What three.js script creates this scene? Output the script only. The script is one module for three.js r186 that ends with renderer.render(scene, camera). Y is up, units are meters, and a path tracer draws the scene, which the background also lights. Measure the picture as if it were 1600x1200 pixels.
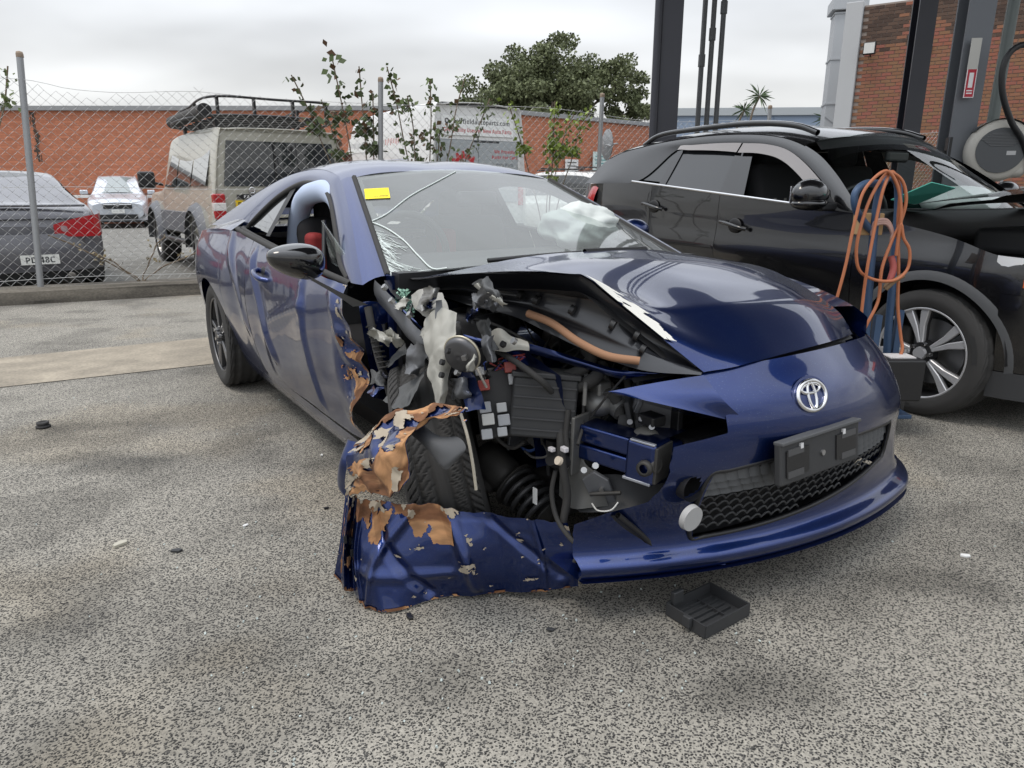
import * as THREE from 'three';
import { mergeGeometries, toCreasedNormals } from 'three/addons/utils/BufferGeometryUtils.js';
import { RoundedBoxGeometry } from 'three/addons/geometries/RoundedBoxGeometry.js';

// ---------- camera ----------
const FPX = 1100, PITCH = Math.atan(300 / 1100), CAMH = 1.14;   // focal length in photo pixels (1600 x 1200), tilt, eye height
const scene = new THREE.Scene();
const camera = new THREE.PerspectiveCamera(2 * Math.atan(600 / FPX) * 180 / Math.PI, 4 / 3, 0.05, 600);
camera.position.set(0, CAMH, 0); camera.rotation.set(-PITCH, 0, 0);
// ---------- renderer, exposure ----------
const renderer = new THREE.WebGLRenderer({ antialias: true });
renderer.toneMapping = THREE.LinearToneMapping; renderer.toneMappingExposure = 1.36;
renderer.shadowMap.enabled = true;
// ---------- noise ----------
let seed = 7; const rnd = () => { seed = (seed * 1664525 + 1013904223) >>> 0; return seed / 4294967296; };
const rr = (a, b) => a + (b - a) * rnd();
const hash = (x, y, z) => { let h = (x * 374761393 + y * 668265263 + z * 2147483647) | 0; h = Math.imul(h ^ (h >>> 13), 1274126177); h ^= h >>> 16; return (h >>> 0) / 4294967296; };
function vn(x, y, z = 0) {
  const X = Math.floor(x), Y = Math.floor(y), Z = Math.floor(z); let a = x - X, b = y - Y, c = z - Z; a = a * a * (3 - 2 * a); b = b * b * (3 - 2 * b); c = c * c * (3 - 2 * c);
  const l = (p, q, t) => p + (q - p) * t;
  const g = k => l(l(hash(X, Y, Z + k), hash(X + 1, Y, Z + k), a), l(hash(X, Y + 1, Z + k), hash(X + 1, Y + 1, Z + k), a), b);
  return c ? l(g(0), g(1), c) : g(0);
}
const fbm = (x, y, z = 0, o = 4) => { let s = 0, w = .5, t = 0; for (let i = 0; i < o; i++) { s += w * vn(x, y, z); t += w; x = x * 2.03 + 17.1; y = y * 2.03 + 5.7; z = z * 2.03 + (z ? 3.3 : 0); w *= .5; } return s / t; };
const sm = (a, b, x) => { const t = Math.min(1, Math.max(0, (x - a) / (b - a))); return t * t * (3 - 2 * t); };
const mix = (a, b, t) => a + (b - a) * t;
// ---------- sky: bright overcast with soft cloud streaks ----------
{
  const W = 1024, H = 512, d = new Float32Array(W * H * 4);
  for (let j = 0; j < H; j++) for (let i = 0; i < W; i++) {
    const el = (j + .5) / H * Math.PI - Math.PI / 2, az = (i + .5) / W * 2 * Math.PI, k = (j * W + i) * 4;
    const s = Math.max(0, Math.sin(el)), cx = Math.cos(az) * Math.cos(el), cz = Math.sin(az) * Math.cos(el);
    const q = 1 / (s + .16), n = fbm(cx * q * 1.1 + 9, cz * q * 2.6 + 4, 3.3, 5), n2 = fbm(cx * q * .5 + 2, cz * q * .9 + 7, 8.1, 3);
    const L = (.54 + .95 * Math.pow(s, 1.25)) * (1 + .75 * (n - .5) + .5 * (n2 - .5));
    const warm = sm(.32, 0, s) * .06;
    d[k] = L * (.935 + warm * 1.3); d[k + 1] = L * (.98 + warm * .6); d[k + 2] = L * (1.05 - warm); d[k + 3] = 1;
    if (el < 0) { d[k] = .22; d[k + 1] = .21; d[k + 2] = .2; }
  }
  const t = new THREE.DataTexture(d, W, H, THREE.RGBAFormat, THREE.FloatType); t.mapping = THREE.EquirectangularReflectionMapping; t.magFilter = t.minFilter = THREE.LinearFilter; t.needsUpdate = true;
  scene.background = t; scene.environment = t;
}
// ---------- sun behind the cloud ----------
const sun = new THREE.DirectionalLight(0xfff4e6, 1.0); sun.position.set(-9, 22, 5); sun.castShadow = true; sun.shadow.radius = 40;
sun.shadow.mapSize.set(2048, 2048); Object.assign(sun.shadow.camera, { left: -25, right: 25, top: 25, bottom: -25, near: 1, far: 90 }); scene.add(sun); scene.add(sun.target);

// ---------- pixel to place ----------
const SP = Math.sin(PITCH), CP = Math.cos(PITCH);
const ray = (px, py) => { const X = (px - 800) / FPX, Y = (600 - py) / FPX; return [X, Y * CP - SP, -Y * SP - CP]; };
const onY = (px, py, y = 0) => { const d = ray(px, py), t = (y - CAMH) / d[1]; return [d[0] * t, y, d[2] * t]; };
const onZ = (px, py, z) => { const d = ray(px, py), t = z / d[2]; return [d[0] * t, CAMH + d[1] * t, z]; };
const POSE = { b: [-1.0395, -4.632, -.9903], s: [1.644, -6.358, -1.0733] };
const local = (P, k) => { const [cx, cz, a] = POSE[k], c = Math.cos(a), s = Math.sin(a), dx = P[0] - cx, dz = P[2] - cz; return [c * dx - s * dz, P[1], s * dx + c * dz]; };
const hit = (k, px, py, ax, val) => { const o = local([0, CAMH, 0], k), r = ray(px, py), e = local([r[0], CAMH + r[1], r[2]], k), i = 'xyz'.indexOf(ax), t = (val - o[i]) / (e[i] - o[i]); return o.map((v, n) => v + t * (e[n] - v)); };
const B = (px, py, ax, val) => hit('b', px, py, ax, val), S = (px, py, ax, val) => hit('s', px, py, ax, val);

// ---------- geometry helpers ----------
const V = a => new THREE.Vector3(a[0], a[1], a[2]);
function gridG(nu, nv, fn, o = {}) {            // sheet over u,v in 0..1; o.skip(u,v,p) leaves cells out, o.col(u,v,p) vertex colour
  const P = [], U = [], C = [], I = [], pt = [];
  for (let j = 0; j <= nv; j++) for (let i = 0; i <= nu; i++) { const u = i / nu, v = j / nv, p = fn(u, v); pt.push(p); P.push(...p); U.push(u * (o.us || 1), v * (o.vs || 1)); if (o.col) C.push(...o.col(u, v, p)); }
  for (let j = 0; j < nv; j++) for (let i = 0; i < nu; i++) {
    if (o.skip && o.skip((i + .5) / nu, (j + .5) / nv, pt[j * (nu + 1) + i])) continue;
    const a = j * (nu + 1) + i, b = a + 1, c = a + nu + 1, d = c + 1; o.flip ? I.push(a, c, b, b, c, d) : I.push(a, b, c, b, d, c);
  }
  const g = new THREE.BufferGeometry(); g.setAttribute('position', new THREE.Float32BufferAttribute(P, 3)); g.setAttribute('uv', new THREE.Float32BufferAttribute(U, 2));
  if (o.col) g.setAttribute('color', new THREE.Float32BufferAttribute(C, 3)); g.setIndex(I); g.computeVertexNormals(); return g;
}
const cr1 = (a, t) => { const n = a.length - 1, x = Math.min(Math.max(t, 0), 1) * n, i = Math.min(Math.floor(x), n - 1), f = x - i, p1 = a[i], p2 = a[i + 1], p0 = i ? a[i - 1] : p1.map((v, k) => 2 * v - p2[k]), p3 = i + 2 <= n ? a[i + 2] : p2.map((v, k) => 2 * v - p1[k]); return p1.map((v, k) => v + .5 * f * (p2[k] - p0[k] + f * (2 * p0[k] - 5 * v + 4 * p2[k] - p3[k] + f * (3 * (v - p2[k]) + p3[k] - p0[k])))); };
const surf = g => (u, v) => cr1(g.map(r => cr1(r, u)), v);        // smooth surface through rows of points
const patch = (g, nu = 16, nv = 10, o = {}) => { const f = surf(g); return gridG(nu, nv, o.f ? (u, v) => o.f(f(u, v), u, v) : f, o); };
const tubeG = (pts, r, n = 0, k = 6, closed = false) => new THREE.TubeGeometry(new THREE.CatmullRomCurve3(pts.map(V), closed, 'centripetal'), n || pts.length * 4, r, k, closed);
const barG = (a, b, r, k = 8) => { const A = V(a), Bv = V(b), g = new THREE.CylinderGeometry(r, r, A.distanceTo(Bv), k); g.translate(0, A.distanceTo(Bv) / 2, 0); g.applyQuaternion(new THREE.Quaternion().setFromUnitVectors(new THREE.Vector3(0, 1, 0), Bv.sub(A).normalize())); g.translate(...a); return g; };
const boxG = (w, h, d, x = 0, y = 0, z = 0, r = 0) => (r ? new RoundedBoxGeometry(w, h, d, 2, r) : new THREE.BoxGeometry(w, h, d)).translate(x, y, z);
const cylG = (r0, r1, h, k = 24) => new THREE.CylinderGeometry(r0, r1, h, k);
const plateG = (pts, t, bev = .002) => new THREE.ExtrudeGeometry(new THREE.Shape(pts.map(p => new THREE.Vector2(p[0], p[1]))), { depth: t, bevelEnabled: bev > 0, bevelSize: bev, bevelThickness: bev, bevelSegments: 1, curveSegments: 6 });
const latheG = (prof, k = 32) => new THREE.LatheGeometry(prof.map(p => new THREE.Vector2(p[0], p[1])), k);
const rot = (g, x = 0, y = 0, z = 0) => { if (x) g.rotateX(x); if (y) g.rotateY(y); if (z) g.rotateZ(z); return g; };
const mv = (g, p) => g.translate(p[0], p[1], p[2]);
const mrg = a => mergeGeometries(a.map(g => { const h = g.index ? g.toNonIndexed() : g; for (const k of Object.keys(h.attributes)) if (!['position', 'normal', 'uv'].includes(k)) h.deleteAttribute(k); return h; }));
const mirZ = g => { const h = g.clone(); h.scale(1, 1, -1); const ix = h.index; if (ix) { const a = ix.array; for (let i = 0; i < a.length; i += 3) { const t = a[i]; a[i] = a[i + 1]; a[i + 1] = t; } } h.computeVertexNormals(); return h; };
// ---------- object helpers ----------
const used = {};
const numbered = n => { used[n] = (used[n] || 0) + 1; return used[n] > 1 ? n + '_' + String(used[n] - 1).padStart(3, '0') : n; };
function obj(name, geo, mat, parent) { const m = new THREE.Mesh(Array.isArray(geo) ? mrg(geo) : geo, mat); m.name = parent ? name : numbered(name); m.castShadow = m.receiveShadow = true; (parent || scene).add(m); return m; }
function thing(name, label, category, pos = [0, 0, 0], turn = 0, group) { const o = new THREE.Group(); o.name = numbered(name); o.position.set(...pos); o.rotation.y = turn; o.userData = { label, category }; if (group) o.userData.group = group; scene.add(o); return o; }
function part(name, parent) { const o = new THREE.Group(); o.name = name; parent.add(o); return o; }
const tag = (o, label, category, group) => { Object.assign(o.userData, { label, category }); if (group) o.userData.group = group; return o; };
const setting = o => { o.userData.kind = 'structure'; return o; };
const both = (name, g, m, p) => { obj(name, g, m, p); obj(name, mirZ(g), m, p); };
// ---------- textures & materials ----------
function tex(w, h, fn, o = {}) { const d = new Uint8Array(w * h * 4); for (let j = 0; j < h; j++) for (let i = 0; i < w; i++) { const c = fn(i, j), k = (j * w + i) * 4; d[k] = c[0]; d[k + 1] = c[1]; d[k + 2] = c[2]; d[k + 3] = 255; } const t = new THREE.DataTexture(d, w, h); t.wrapS = t.wrapT = THREE.RepeatWrapping; t.magFilter = THREE.LinearFilter; t.minFilter = THREE.LinearMipmapLinearFilter; t.generateMipmaps = true; if (!o.lin) t.colorSpace = THREE.SRGBColorSpace; if (o.rep) t.repeat.set(...o.rep); t.needsUpdate = true; return t; }
function canvasTex(w, h, draw) { const c = document.createElement('canvas'); c.width = w; c.height = h; const x = c.getContext('2d'); draw(x, w, h); const t = new THREE.CanvasTexture(c); t.colorSpace = THREE.SRGBColorSpace; t.anisotropy = 8; return t; }
const M = (r, g, b, rough = .6, metal = 0, o = {}) => { const m = new THREE.MeshPhysicalMaterial({ roughness: rough, metalness: metal, side: THREE.DoubleSide, ...o }); m.color.setRGB(r, g, b); return m; };
const paint = (r, g, b, o = {}) => M(r, g, b, .42, .35, { clearcoat: 1, clearcoatRoughness: .05, ...o });
const dustMap = tex(512, 512, (i, j) => { const c = hash(i >> 1, j >> 1, 3), d = hash(i >> 2, j >> 2, 9), k = c > .988 ? .55 : d > .992 ? .35 : .06 * vn(i * .02, j * .02); return [mix(18, 108, k), mix(42, 116, k), mix(100, 138, k)]; }); dustMap.repeat.set(3, 3);
const m = {
  rubber: M(.036, .035, .034, .85), black: M(.012, .012, .013, .45), blackGloss: M(.006, .006, .007, .12, 0, { clearcoat: 1 }), plastic: M(.03, .031, .033, .6), plasticGrey: M(.075, .078, .082, .65),
  chrome: M(.75, .75, .76, .16, 1), steel: M(.42, .42, .42, .45, 1), galv: M(.33, .34, .35, .55, .6), alloyDark: M(.10, .10, .105, .4, .8), alloyFace: M(.58, .58, .59, .38, .55), iron: M(.06, .058, .055, .6, .5),
  white: M(.72, .72, .71, .5), whitePaint: M(.74, .74, .73, .35, 0, { clearcoat: .8 }), red: M(.42, .012, .015, .2, 0, { clearcoat: 1 }), glassDark: M(.010, .012, .013, .06, 0, { clearcoat: 1 }),
  glass: M(.92, .97, .95, .0, 0, { transmission: 1, thickness: 0, ior: 1.5 }), lens: M(.8, .82, .84, .1, 0, { transmission: .7, thickness: 0 }), amber: M(.75, .12, .02, .2), airbag: M(.62, .66, .64, .85), airbagBlue: M(.46, .54, .70, .8), fabric: M(.014, .014, .016, .95),
  blue: M(1, 1, 1, .32, .88, { clearcoat: 1, clearcoatRoughness: .04, map: dustMap }), blackPaint: M(.004, .004, .005, .25, .0, { clearcoat: 1, clearcoatRoughness: .02 }), primer: M(.46, .45, .41, .6), timber: M(.42, .27, .13, .8)
};
// =================== GROUND ===================
const TG = 2048, groundTex = (() => {
  const T = 1.0, cell = 164, N = cell, cs = TG / N, px = new Float32Array(N * N * 4);
  for (let i = 0; i < N * N; i++) { px[i * 4] = rnd(); px[i * 4 + 1] = rnd(); px[i * 4 + 2] = rnd(); px[i * 4 + 3] = rnd(); }
  const hgt = new Uint8Array(TG * TG);
  const col = tex(TG, TG, (i, j) => {
    const gx = i / cs, gy = j / cs, X = Math.floor(gx), Y = Math.floor(gy); let best = 9, id = 0;
    for (let b = -1; b <= 1; b++) for (let a = -1; a <= 1; a++) {
      const k = (((Y + b + N) % N) * N + (X + a + N) % N) * 4; if (px[k + 2] > .72) continue;
      const an = px[k + 3] * 6.28, dx = gx - (X + a + px[k]), dy = gy - (Y + b + px[k + 1]), ca = Math.cos(an), sa = Math.sin(an), ex = (dx * ca + dy * sa), ey = (-dx * sa + dy * ca) * 1.6;
      const d = Math.sqrt(ex * ex + ey * ey) / (.24 + .44 * px[k + 3]) + (vn(i * .25, j * .25) - .5) * .5; if (d < best) { best = d; id = k; }
    }
    const f = vn(i * .55, j * .55), f2 = vn(i * .12 + 40, j * .12);
    const base = 166 + 40 * (f - .5) + 34 * (f2 - .5), tone = 36 + 62 * px[id], s = sm(1.06, .8, best), edge = sm(1.35, 1.02, best) * (1 - s) * 22;
    const L = mix(base - edge, tone + 22 * (f - .5), s); hgt[j * TG + i] = 150 - s * 75 + 50 * (f - .5);
    return [L, L * mix(.98, .99, s), L * mix(.93, .97, s)];
  });
  const bump = tex(TG, TG, (i, j) => { const v = hgt[j * TG + i]; return [v, v, v]; }, { lin: true });
  return { col, bump, T };
})();
const stain = (x, z) => {                                                     // dark oil and tyre patches, paler worn places
  const n = fbm(x * .9 + 3, z * 1.3 + 8, 0, 4), n2 = fbm(x * .33 + 11, z * .4 + 2, 0, 3), n3 = fbm(x * 3.1, z * 4.2 + 9, 0, 3);
  let k = 1 - .16 * sm(.5, .68, n) - .26 * sm(.5, .68, n3) + .26 * (n2 - .5) - .13 * sm(.56, .74, fbm(x * 7, z * 8, 3, 4));
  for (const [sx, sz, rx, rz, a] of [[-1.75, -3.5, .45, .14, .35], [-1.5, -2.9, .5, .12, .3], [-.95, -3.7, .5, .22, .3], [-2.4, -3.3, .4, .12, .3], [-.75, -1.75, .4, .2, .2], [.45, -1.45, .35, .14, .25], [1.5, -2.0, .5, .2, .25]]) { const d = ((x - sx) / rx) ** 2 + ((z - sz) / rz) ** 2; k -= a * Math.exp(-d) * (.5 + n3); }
  const o = .07 * sm(.58, .72, fbm(x * 1.3 + 50, z * 1.6, 0, 3));              // faint rusty tint
  return [k * (1 + o * .6), k, k * (1 - o * .9)];
};
{
  const gm = M(.84, .825, .80, .92, 0, { map: groundTex.col, bumpMap: groundTex.bump, bumpScale: .004, vertexColors: true });
  const lay = (x0, x1, z0, z1, step) => gridG(Math.round((x1 - x0) / step), Math.round((z1 - z0) / step), (u, v) => [mix(x0, x1, u), 0, mix(z0, z1, v)], { flip: true, col: (u, v, p) => stain(p[0], p[2]) });
  const uvm = g => { const p = g.attributes.position, u = g.attributes.uv; for (let i = 0; i < p.count; i++) u.setXY(i, (p.getX(i) * .94 + p.getZ(i) * .34) / groundTex.T, (p.getZ(i) * .94 - p.getX(i) * .34) / groundTex.T); return g; };
  const near = uvm(lay(-8, 8, -12, 1, .07));
  setting(obj('ground', near, gm));
  const far = M(.16, .157, .15, .95), fg = mrg([gridG(1, 1, (u, v) => [mix(-300, 300, u), -.006, mix(-400, -12, v)], { flip: true }), gridG(1, 1, (u, v) => [mix(-300, -8, u), -.006, mix(-12, 60, v)], { flip: true }), gridG(1, 1, (u, v) => [mix(8, 300, u), -.006, mix(-12, 60, v)], { flip: true }), gridG(1, 1, (u, v) => [mix(-8, 8, u), -.006, mix(1, 60, v)], { flip: true })]);
  setting(obj('ground', fg, far));
  // smooth concrete drain strip across the yard
  const a = onY(0, 560), b = onY(325, 528), c = onY(0, 606), d = onY(325, 570), ext = (p, q, t) => [mix(p[0], q[0], t), .004, mix(p[2], q[2], t)];
  const stex = tex(512, 128, (i, j) => { const n = fbm(i * .02, j * .05, 0, 5), e = vn(i * .4, j * .4), L = 150 + 50 * (n - .5) + 18 * (e - .5); return [L, L * .94, L * .84]; });
  stex.repeat.set(2, 1);
  setting(obj('concrete_strip', gridG(40, 4, (u, v) => { const p = ext(a, b, -.6 + u * 3.4), q = ext(c, d, -.6 + u * 3.4); return [mix(p[0], q[0], v), .004, mix(p[2], q[2], v)]; }), M(.9, .9, .9, .9, 0, { map: stex })));
  // far side of the fence: road surface
  const rt = tex(512, 512, (i, j) => { const L = 118 + 40 * (fbm(i * .03, j * .03, 0, 4) - .5) + 30 * (vn(i * .7, j * .7) - .5); return [L, L * .99, L * .95]; }); rt.repeat.set(14, 10);
  setting(obj('car_park_surface', gridG(2, 2, (u, v) => { const s = mix(-22, 26, u); return [-5.3 + .894 * s - .447 * v * 26 * -1 * -1, .003, -7.45 - .447 * s - .894 * v * 26]; }), M(.9, .9, .9, .95, 0, { map: rt })));
}
// =================== KERB AND FENCE ===================
const FA = [-5.27, -7.25], FD = [.894, -.447];                                // kerb line: start and direction
const fx = (t, y = 0, off = 0) => [FA[0] + FD[0] * t - .447 * off, y, FA[1] + FD[1] * t - .894 * off];
{
  const kt = tex(512, 128, (i, j) => { const n = fbm(i * .02, j * .04, 0, 5), e = vn(i * .5, j * .5), L = 112 + 70 * (n - .5) + 24 * (e - .5) - 20 * sm(.55, .7, fbm(i * .01 + 9, j * .1, 0, 3)); return [L, L * .95, L * .87]; }); kt.repeat.set(8, 1);
  const prof = [[.0, 0], [.005, .13], [.03, .165], [.26, .17], [.26, 0]];
  const g = gridG(90, 4, (u, v) => { const k = Math.round(v * 4), p = prof[k], t = mix(-7, 20, u); return fx(t, p[1] + .006 * (vn(t * 3, k) - .5) * (p[1] > 0 ? 1 : 0), p[0] + .012 * (vn(t * 2, k + 9) - .5)); }, { us: 1, vs: 1 });
  tag(obj('concrete_kerb', toCreasedNormals(g, .5), M(.85, .85, .85, .92, 0, { map: kt })), 'stained low concrete kerb running under the wire fence', 'kerb');
  const fence = thing('chain_link_fence', 'galvanised chain link fence with leaning posts standing on the kerb', 'fence');
  const wireM = M(.5, .5, .49, .5, .2), postM = m.galv;
  const posts = [[-3.1, 0, 0], [.33, .17, .02], [4.05, .12, 0], [7.33, .05, 0], [10.6, 0, 0], [13.9, .1, 0], [17.2, 0, 0]];
  for (const [t, lean, b] of posts) { const a = fx(t, .05, .12), e = fx(t + lean, 2.46, .12 + b); obj('post', barG(a, e, .031, 14), postM, fence); obj('post_cap', mv(latheG([[0, .03], [.028, .022], [.034, 0], [.034, -.03]], 14), e), M(.26, .2, .15, .7, .3), fence); }
  const top = t => 2.2 + .04 * Math.sin(t * 1.3) - .1 * sm(.4, 1.0, t) * sm(2.2, 1.2, t), D = .053, wires = [];
  const r = .0024, n0 = Math.round(-3.4 / D), n1 = Math.round(17.2 / D);
  const push = (pts, rad) => { const P = [], I = [], N = []; for (let i = 0; i < pts.length; i++) { for (let k = 0; k < 3; k++) { const a = k * 2.094; P.push(pts[i][0] + rad * Math.cos(a) * .894, pts[i][1] + rad * Math.sin(a), pts[i][2] + rad * Math.cos(a) * .6); } if (i) for (let k = 0; k < 3; k++) { const o = (i - 1) * 3, k2 = (k + 1) % 3; I.push(o + k, o + k2, o + 3 + k, o + k2, o + 3 + k2, o + 3 + k); } } const g = new THREE.BufferGeometry(); g.setAttribute('position', new THREE.Float32BufferAttribute(P, 3)); g.setIndex(I); g.computeVertexNormals(); wires.push(g); };
  for (let i = n0; i < n1; i++) {
    const pts = []; let y = .19, k = 0;
    for (; ; k++) { const t0 = i * D + (((k + i) & 1) ? D * .5 : -D * .5), tp = top(t0), sag = sm(1.9, 2.3, y) * .035 * (fbm(t0 * 2.2, y * 2, 5) - .5) * 2, w = .02 * (fbm(t0 * .7, y * .8, 1.5) - .5); if (y > tp + (hash(i, 3, 1) > .6 ? .03 : 0)) break; pts.push(fx(t0 + sag * 2, y + sag + w, .12 + .03 * (fbm(t0 * .5, y * .5, 4) - .5) + (k & 1 ? .003 : -.003))); y += .05; }
    push(pts, r);
  }
  const mesh = obj('wire_mesh', mrg(wires), wireM, fence); mesh.userData.kind = 'stuff';
  for (const [h, dy] of [[2.2, 0], [1.18, 0], [.24, 0]]) { const pts = []; for (let t = -3.4; t <= 17.2; t += .25) pts.push(fx(t, (h > 2 ? top(t) + .0 : h) + .012 * Math.sin(t * 2.1), .115)); obj('strand_wire', tubeG(pts, .0028, 160, 5), wireM, fence); }
}
// =================== BUILDINGS BEYOND THE FENCE ===================
const brickTex = (c0, c1, mort, bw, bh, seedn) => { const W = 512, H = 512, nx = Math.round(1.96 / bw), ny = Math.round(1.376 / bh); return tex(W, H, (i, j) => { const fy = j / H * ny, row = Math.floor(fy), fxx = i / W * nx + (row & 1) * .5, cx = Math.floor(fxx) % nx, a = fxx - Math.floor(fxx), b = fy - row, mo = a < .04 || b < .13, t = hash(cx, row, seedn), n = vn(i * .3, j * .3), k = .93 + .12 * t + .1 * (n - .5); return mo ? mort.map(v => v * (.9 + .2 * n)) : c0.map((v, q) => mix(v, c1[q], t * .6) * k); }); };
const wallUV = (g, len, h) => { const u = g.attributes.uv; for (let i = 0; i < u.count; i++) u.setXY(i, u.getX(i) * len / 1.96, u.getY(i) * h / 1.376); return g; };
function wallBetween(name, a, b, h, th, mat, label, copeMat) {
  const dx = b[0] - a[0], dz = b[1] - a[1], L = Math.hypot(dx, dz), t = thing(name, label, 'wall', [a[0], 0, a[1]], Math.atan2(-dz, dx));
  obj('brickwork', [wallUV(gridG(1, 1, (u, v) => [u * L, v * h, 0]), L, h), boxG(L, h - .01, th, L / 2, (h - .01) / 2, -th / 2 - .004)], mat, t);
  if (copeMat) obj('coping', boxG(L + .1, .16, th + .16, L / 2, h + .08, -th / 2 + .02, .01), copeMat, t);
  return t;
}
{
  const orange = M(1, 1, 1, .9, 0, { map: brickTex([176, 110, 82], [182, 118, 90], [150, 102, 82], .23, .086, 3) }), cope = M(.27, .275, .28, .8);
  const wa = wallBetween('brick_wall', [-32, -26.9], [-1.5, -26.9], 3.95, .25, orange, 'long orange brick wall with grey coping behind the parked cars', cope);
  for (const [x, w, h0] of [[-17.2, .22, 1.2]]) obj('soot_streak', gridG(8, 20, (u, v) => [x + 32 + (u - .5) * w * (.5 + .8 * vn(v * 6, x)) + .12 * (vn(v * 4, 3) - .5), 3.9 - v * (2.9 - h0), .006], { skip: (u, v) => hash(Math.round(u * 8), Math.round(v * 20), 5) < Math.abs(u - .5) * 1.3 }), M(.06, .045, .035, .95), wa);
  obj('guard_rail', [boxG(9, .1, .06, 16, .98, .35, .01)], m.white, wa);
  const wb = wallBetween('brick_wall', [-1.2, -27.6], [9.6, -36.6], 4.0, .25, orange, 'orange brick wall with white signs running back beside the white car', cope);
  for (const [px, py, w, h, c] of [[893, 259, .75, .5, 0], [938, 252, .95, .75, 1], [962, 257, .7, .5, 0]]) { const s = obj('wall_sign', boxG(w, h, .02, 0, 0, 0, .004), c ? M(.55, .66, .64, .5) : m.white); s.rotation.y = Math.atan2(9, 10.8); const d = ray(px, py), k = 30.9 / -d[2]; s.position.set(d[0] * k, CAMH + d[1] * k, -30.9); const f = (s.position.x + 1.2) * .833 + 27.6; s.position.z = -f + .04 ; const kk = s.position.z / d[2]; s.position.set(d[0] * kk, CAMH + d[1] * kk, s.position.z + .1); tag(s, c ? 'pale green notice board on the brick wall between two white signs' : px < 900 ? 'small white notice on the brick wall directly above the white wagon roof' : 'small white notice on the brick wall next to the pale green board', 'sign', c ? undefined : 'white notices on the wall'); for (let q = 0; q < 3; q++) obj('print_line', boxG(w * .7, .045, .004, 0, h * .25 - q * .14, .013), c ? M(.12, .3, .3, .6) : M(.1, .1, .1, .6), s); }
  { const p = onZ(948, 226, -12.3), t = thing('satellite_dish', 'grey round dish on an arm fixed to a fence post', 'dish', p, .25); obj('dish', rot(latheG([[0, -.05], [.12, -.04], [.24, 0], [.25, .012], [.12, -.02], [0, -.03]], 28), 0, 0, -Math.PI / 2), m.galv, t); obj('arm', barG([-.02, 0, 0], [-.1, -.05, .45], .016), m.galv, t); obj('feed', barG([0, 0, 0], [.2, .02, 0], .012), m.galv, t); }
  // blue-grey workshop and its duct
  const bl = thing('workshop_building', 'low pale blue metal workshop with parapet behind the dark posts', 'building', [6.2, 0, -31], -.06);
  obj('wall', boxG(16, 4.2, .3, 8, 2.1, 0), M(.27, .34, .45, .7), bl); obj('fascia', boxG(16.2, .3, .45, 8, 4.3, .05, .01), M(.40, .43, .45, .7), bl);
  for (let i = 0; i < 5; i++) obj('cladding_joint', boxG(.05, 4, .03, 1.5 + i * 3, 2.1, .165), M(.2, .26, .35, .7), bl);
  obj('window', boxG(2.2, .9, .06, 4.2, 3.5, .17), M(.3, .34, .38, .2), bl); obj('roof_vent', cylG(.14, .14, 1.3, 12).translate(7.6, 4.8, .4), m.galv, bl); obj('vent_cap', cylG(.03, .24, .16, 12).translate(7.6, 5.5, .4), m.galv, bl);
  obj('rusty_flashing', boxG(1.5, .7, .5, 10.2, 4.5, .2, .05), M(.28, .12, .07, .8), bl);
  const dp = onZ(1309, 150, -23), du = thing('ventilation_duct', 'tall pale galvanised duct with capped top beside the brick building', 'duct', [dp[0], 0, dp[2]], -.25), dm = M(.42, .44, .46, .55, .35);
  for (let i = 0; i < 5; i++) obj('duct_section', boxG(.74, 1.22, .74, 0, .6 + i * 1.24, 0, .015), dm, du);
  for (let i = 0; i < 5; i++) obj('joint_flange', boxG(.79, .05, .79, 0, 1.24 * (i + 1) - .01, 0), dm, du);
  obj('cap', boxG(.98, .34, .98, 0, 6.42, 0, .03), dm, du); for (const s of [-1, 1]) obj('brace', rot(boxG(.9, .04, .02), 0, 0, s * .65).translate(0, 3.1, .385), dm, du);
  // brick building on the right: bricks stand proud of the mortar
  const a = [9.25, -20.4], dir = [.83, .557], L = 13, bb = thing('brick_building', 'tall brown brick building with soot stained top edge', 'building', [a[0], 0, a[1]], Math.atan2(-dir[1], dir[0]));
  obj('mortar_wall', boxG(L, 5.85, .3, L / 2, 2.925, -.15), M(.30, .25, .22, .95), bb); obj('end_trim', boxG(.42, 5.95, .5, -.22, 2.97, -.1, .02), M(.42, .43, .44, .6), bb);
  const bm = []; for (let i = 0; i < 8; i++) bm.push(M(.22 + .05 * hash(i, 1, 1), .095 + .03 * hash(i, 2, 1), .055 + .018 * hash(i, 3, 1), .9)); const sootM = []; for (let i = 0; i < 3; i++) sootM.push(M(.07 + .02 * i, .045 + .012 * i, .035 + .008 * i, .95));
  const bg = boxG(.225, .072, .03), rest = [[], [], [], [], [], [], [], [], [], [], []], list = [];
  for (let r = 0; r < 67; r++) for (let c = 0; c < 54; c++) { const x = .12 + c * .24 + (r & 1) * .12, y = .06 + r * .0865; if (x > L - .1) continue; const soot = fbm(x * .8, y * .5 + 3, 2, 4) + (y - 4.6) * .28 + .12 * hash(r, c, 4); list.push([x, y, soot > .72 ? 8 + Math.floor(hash(r, c, 8) * 3) : Math.floor(hash(r, c, 9) * 8), r, c]); }
  const vis = list.filter(q => q[1] > 2.6 && q[0] < 9).sort((p, q) => q[0] - p[0]); const pick = new Set(vis.filter(q => q[0] > 1 && q[0] < 7.5 && q[1] > 3.1).slice(0, 300));
  for (const q of list) { const mt = q[2] < 8 ? bm[q[2]] : sootM[q[2] - 8], z = .004 + .004 * hash(q[3], q[4], 6); if (pick.has(q)) { const b = obj('brick', bg, mt, bb); b.position.set(q[0], q[1], z); } else rest[q[2]].push(bg.clone().translate(q[0], q[1], z)); }
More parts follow.
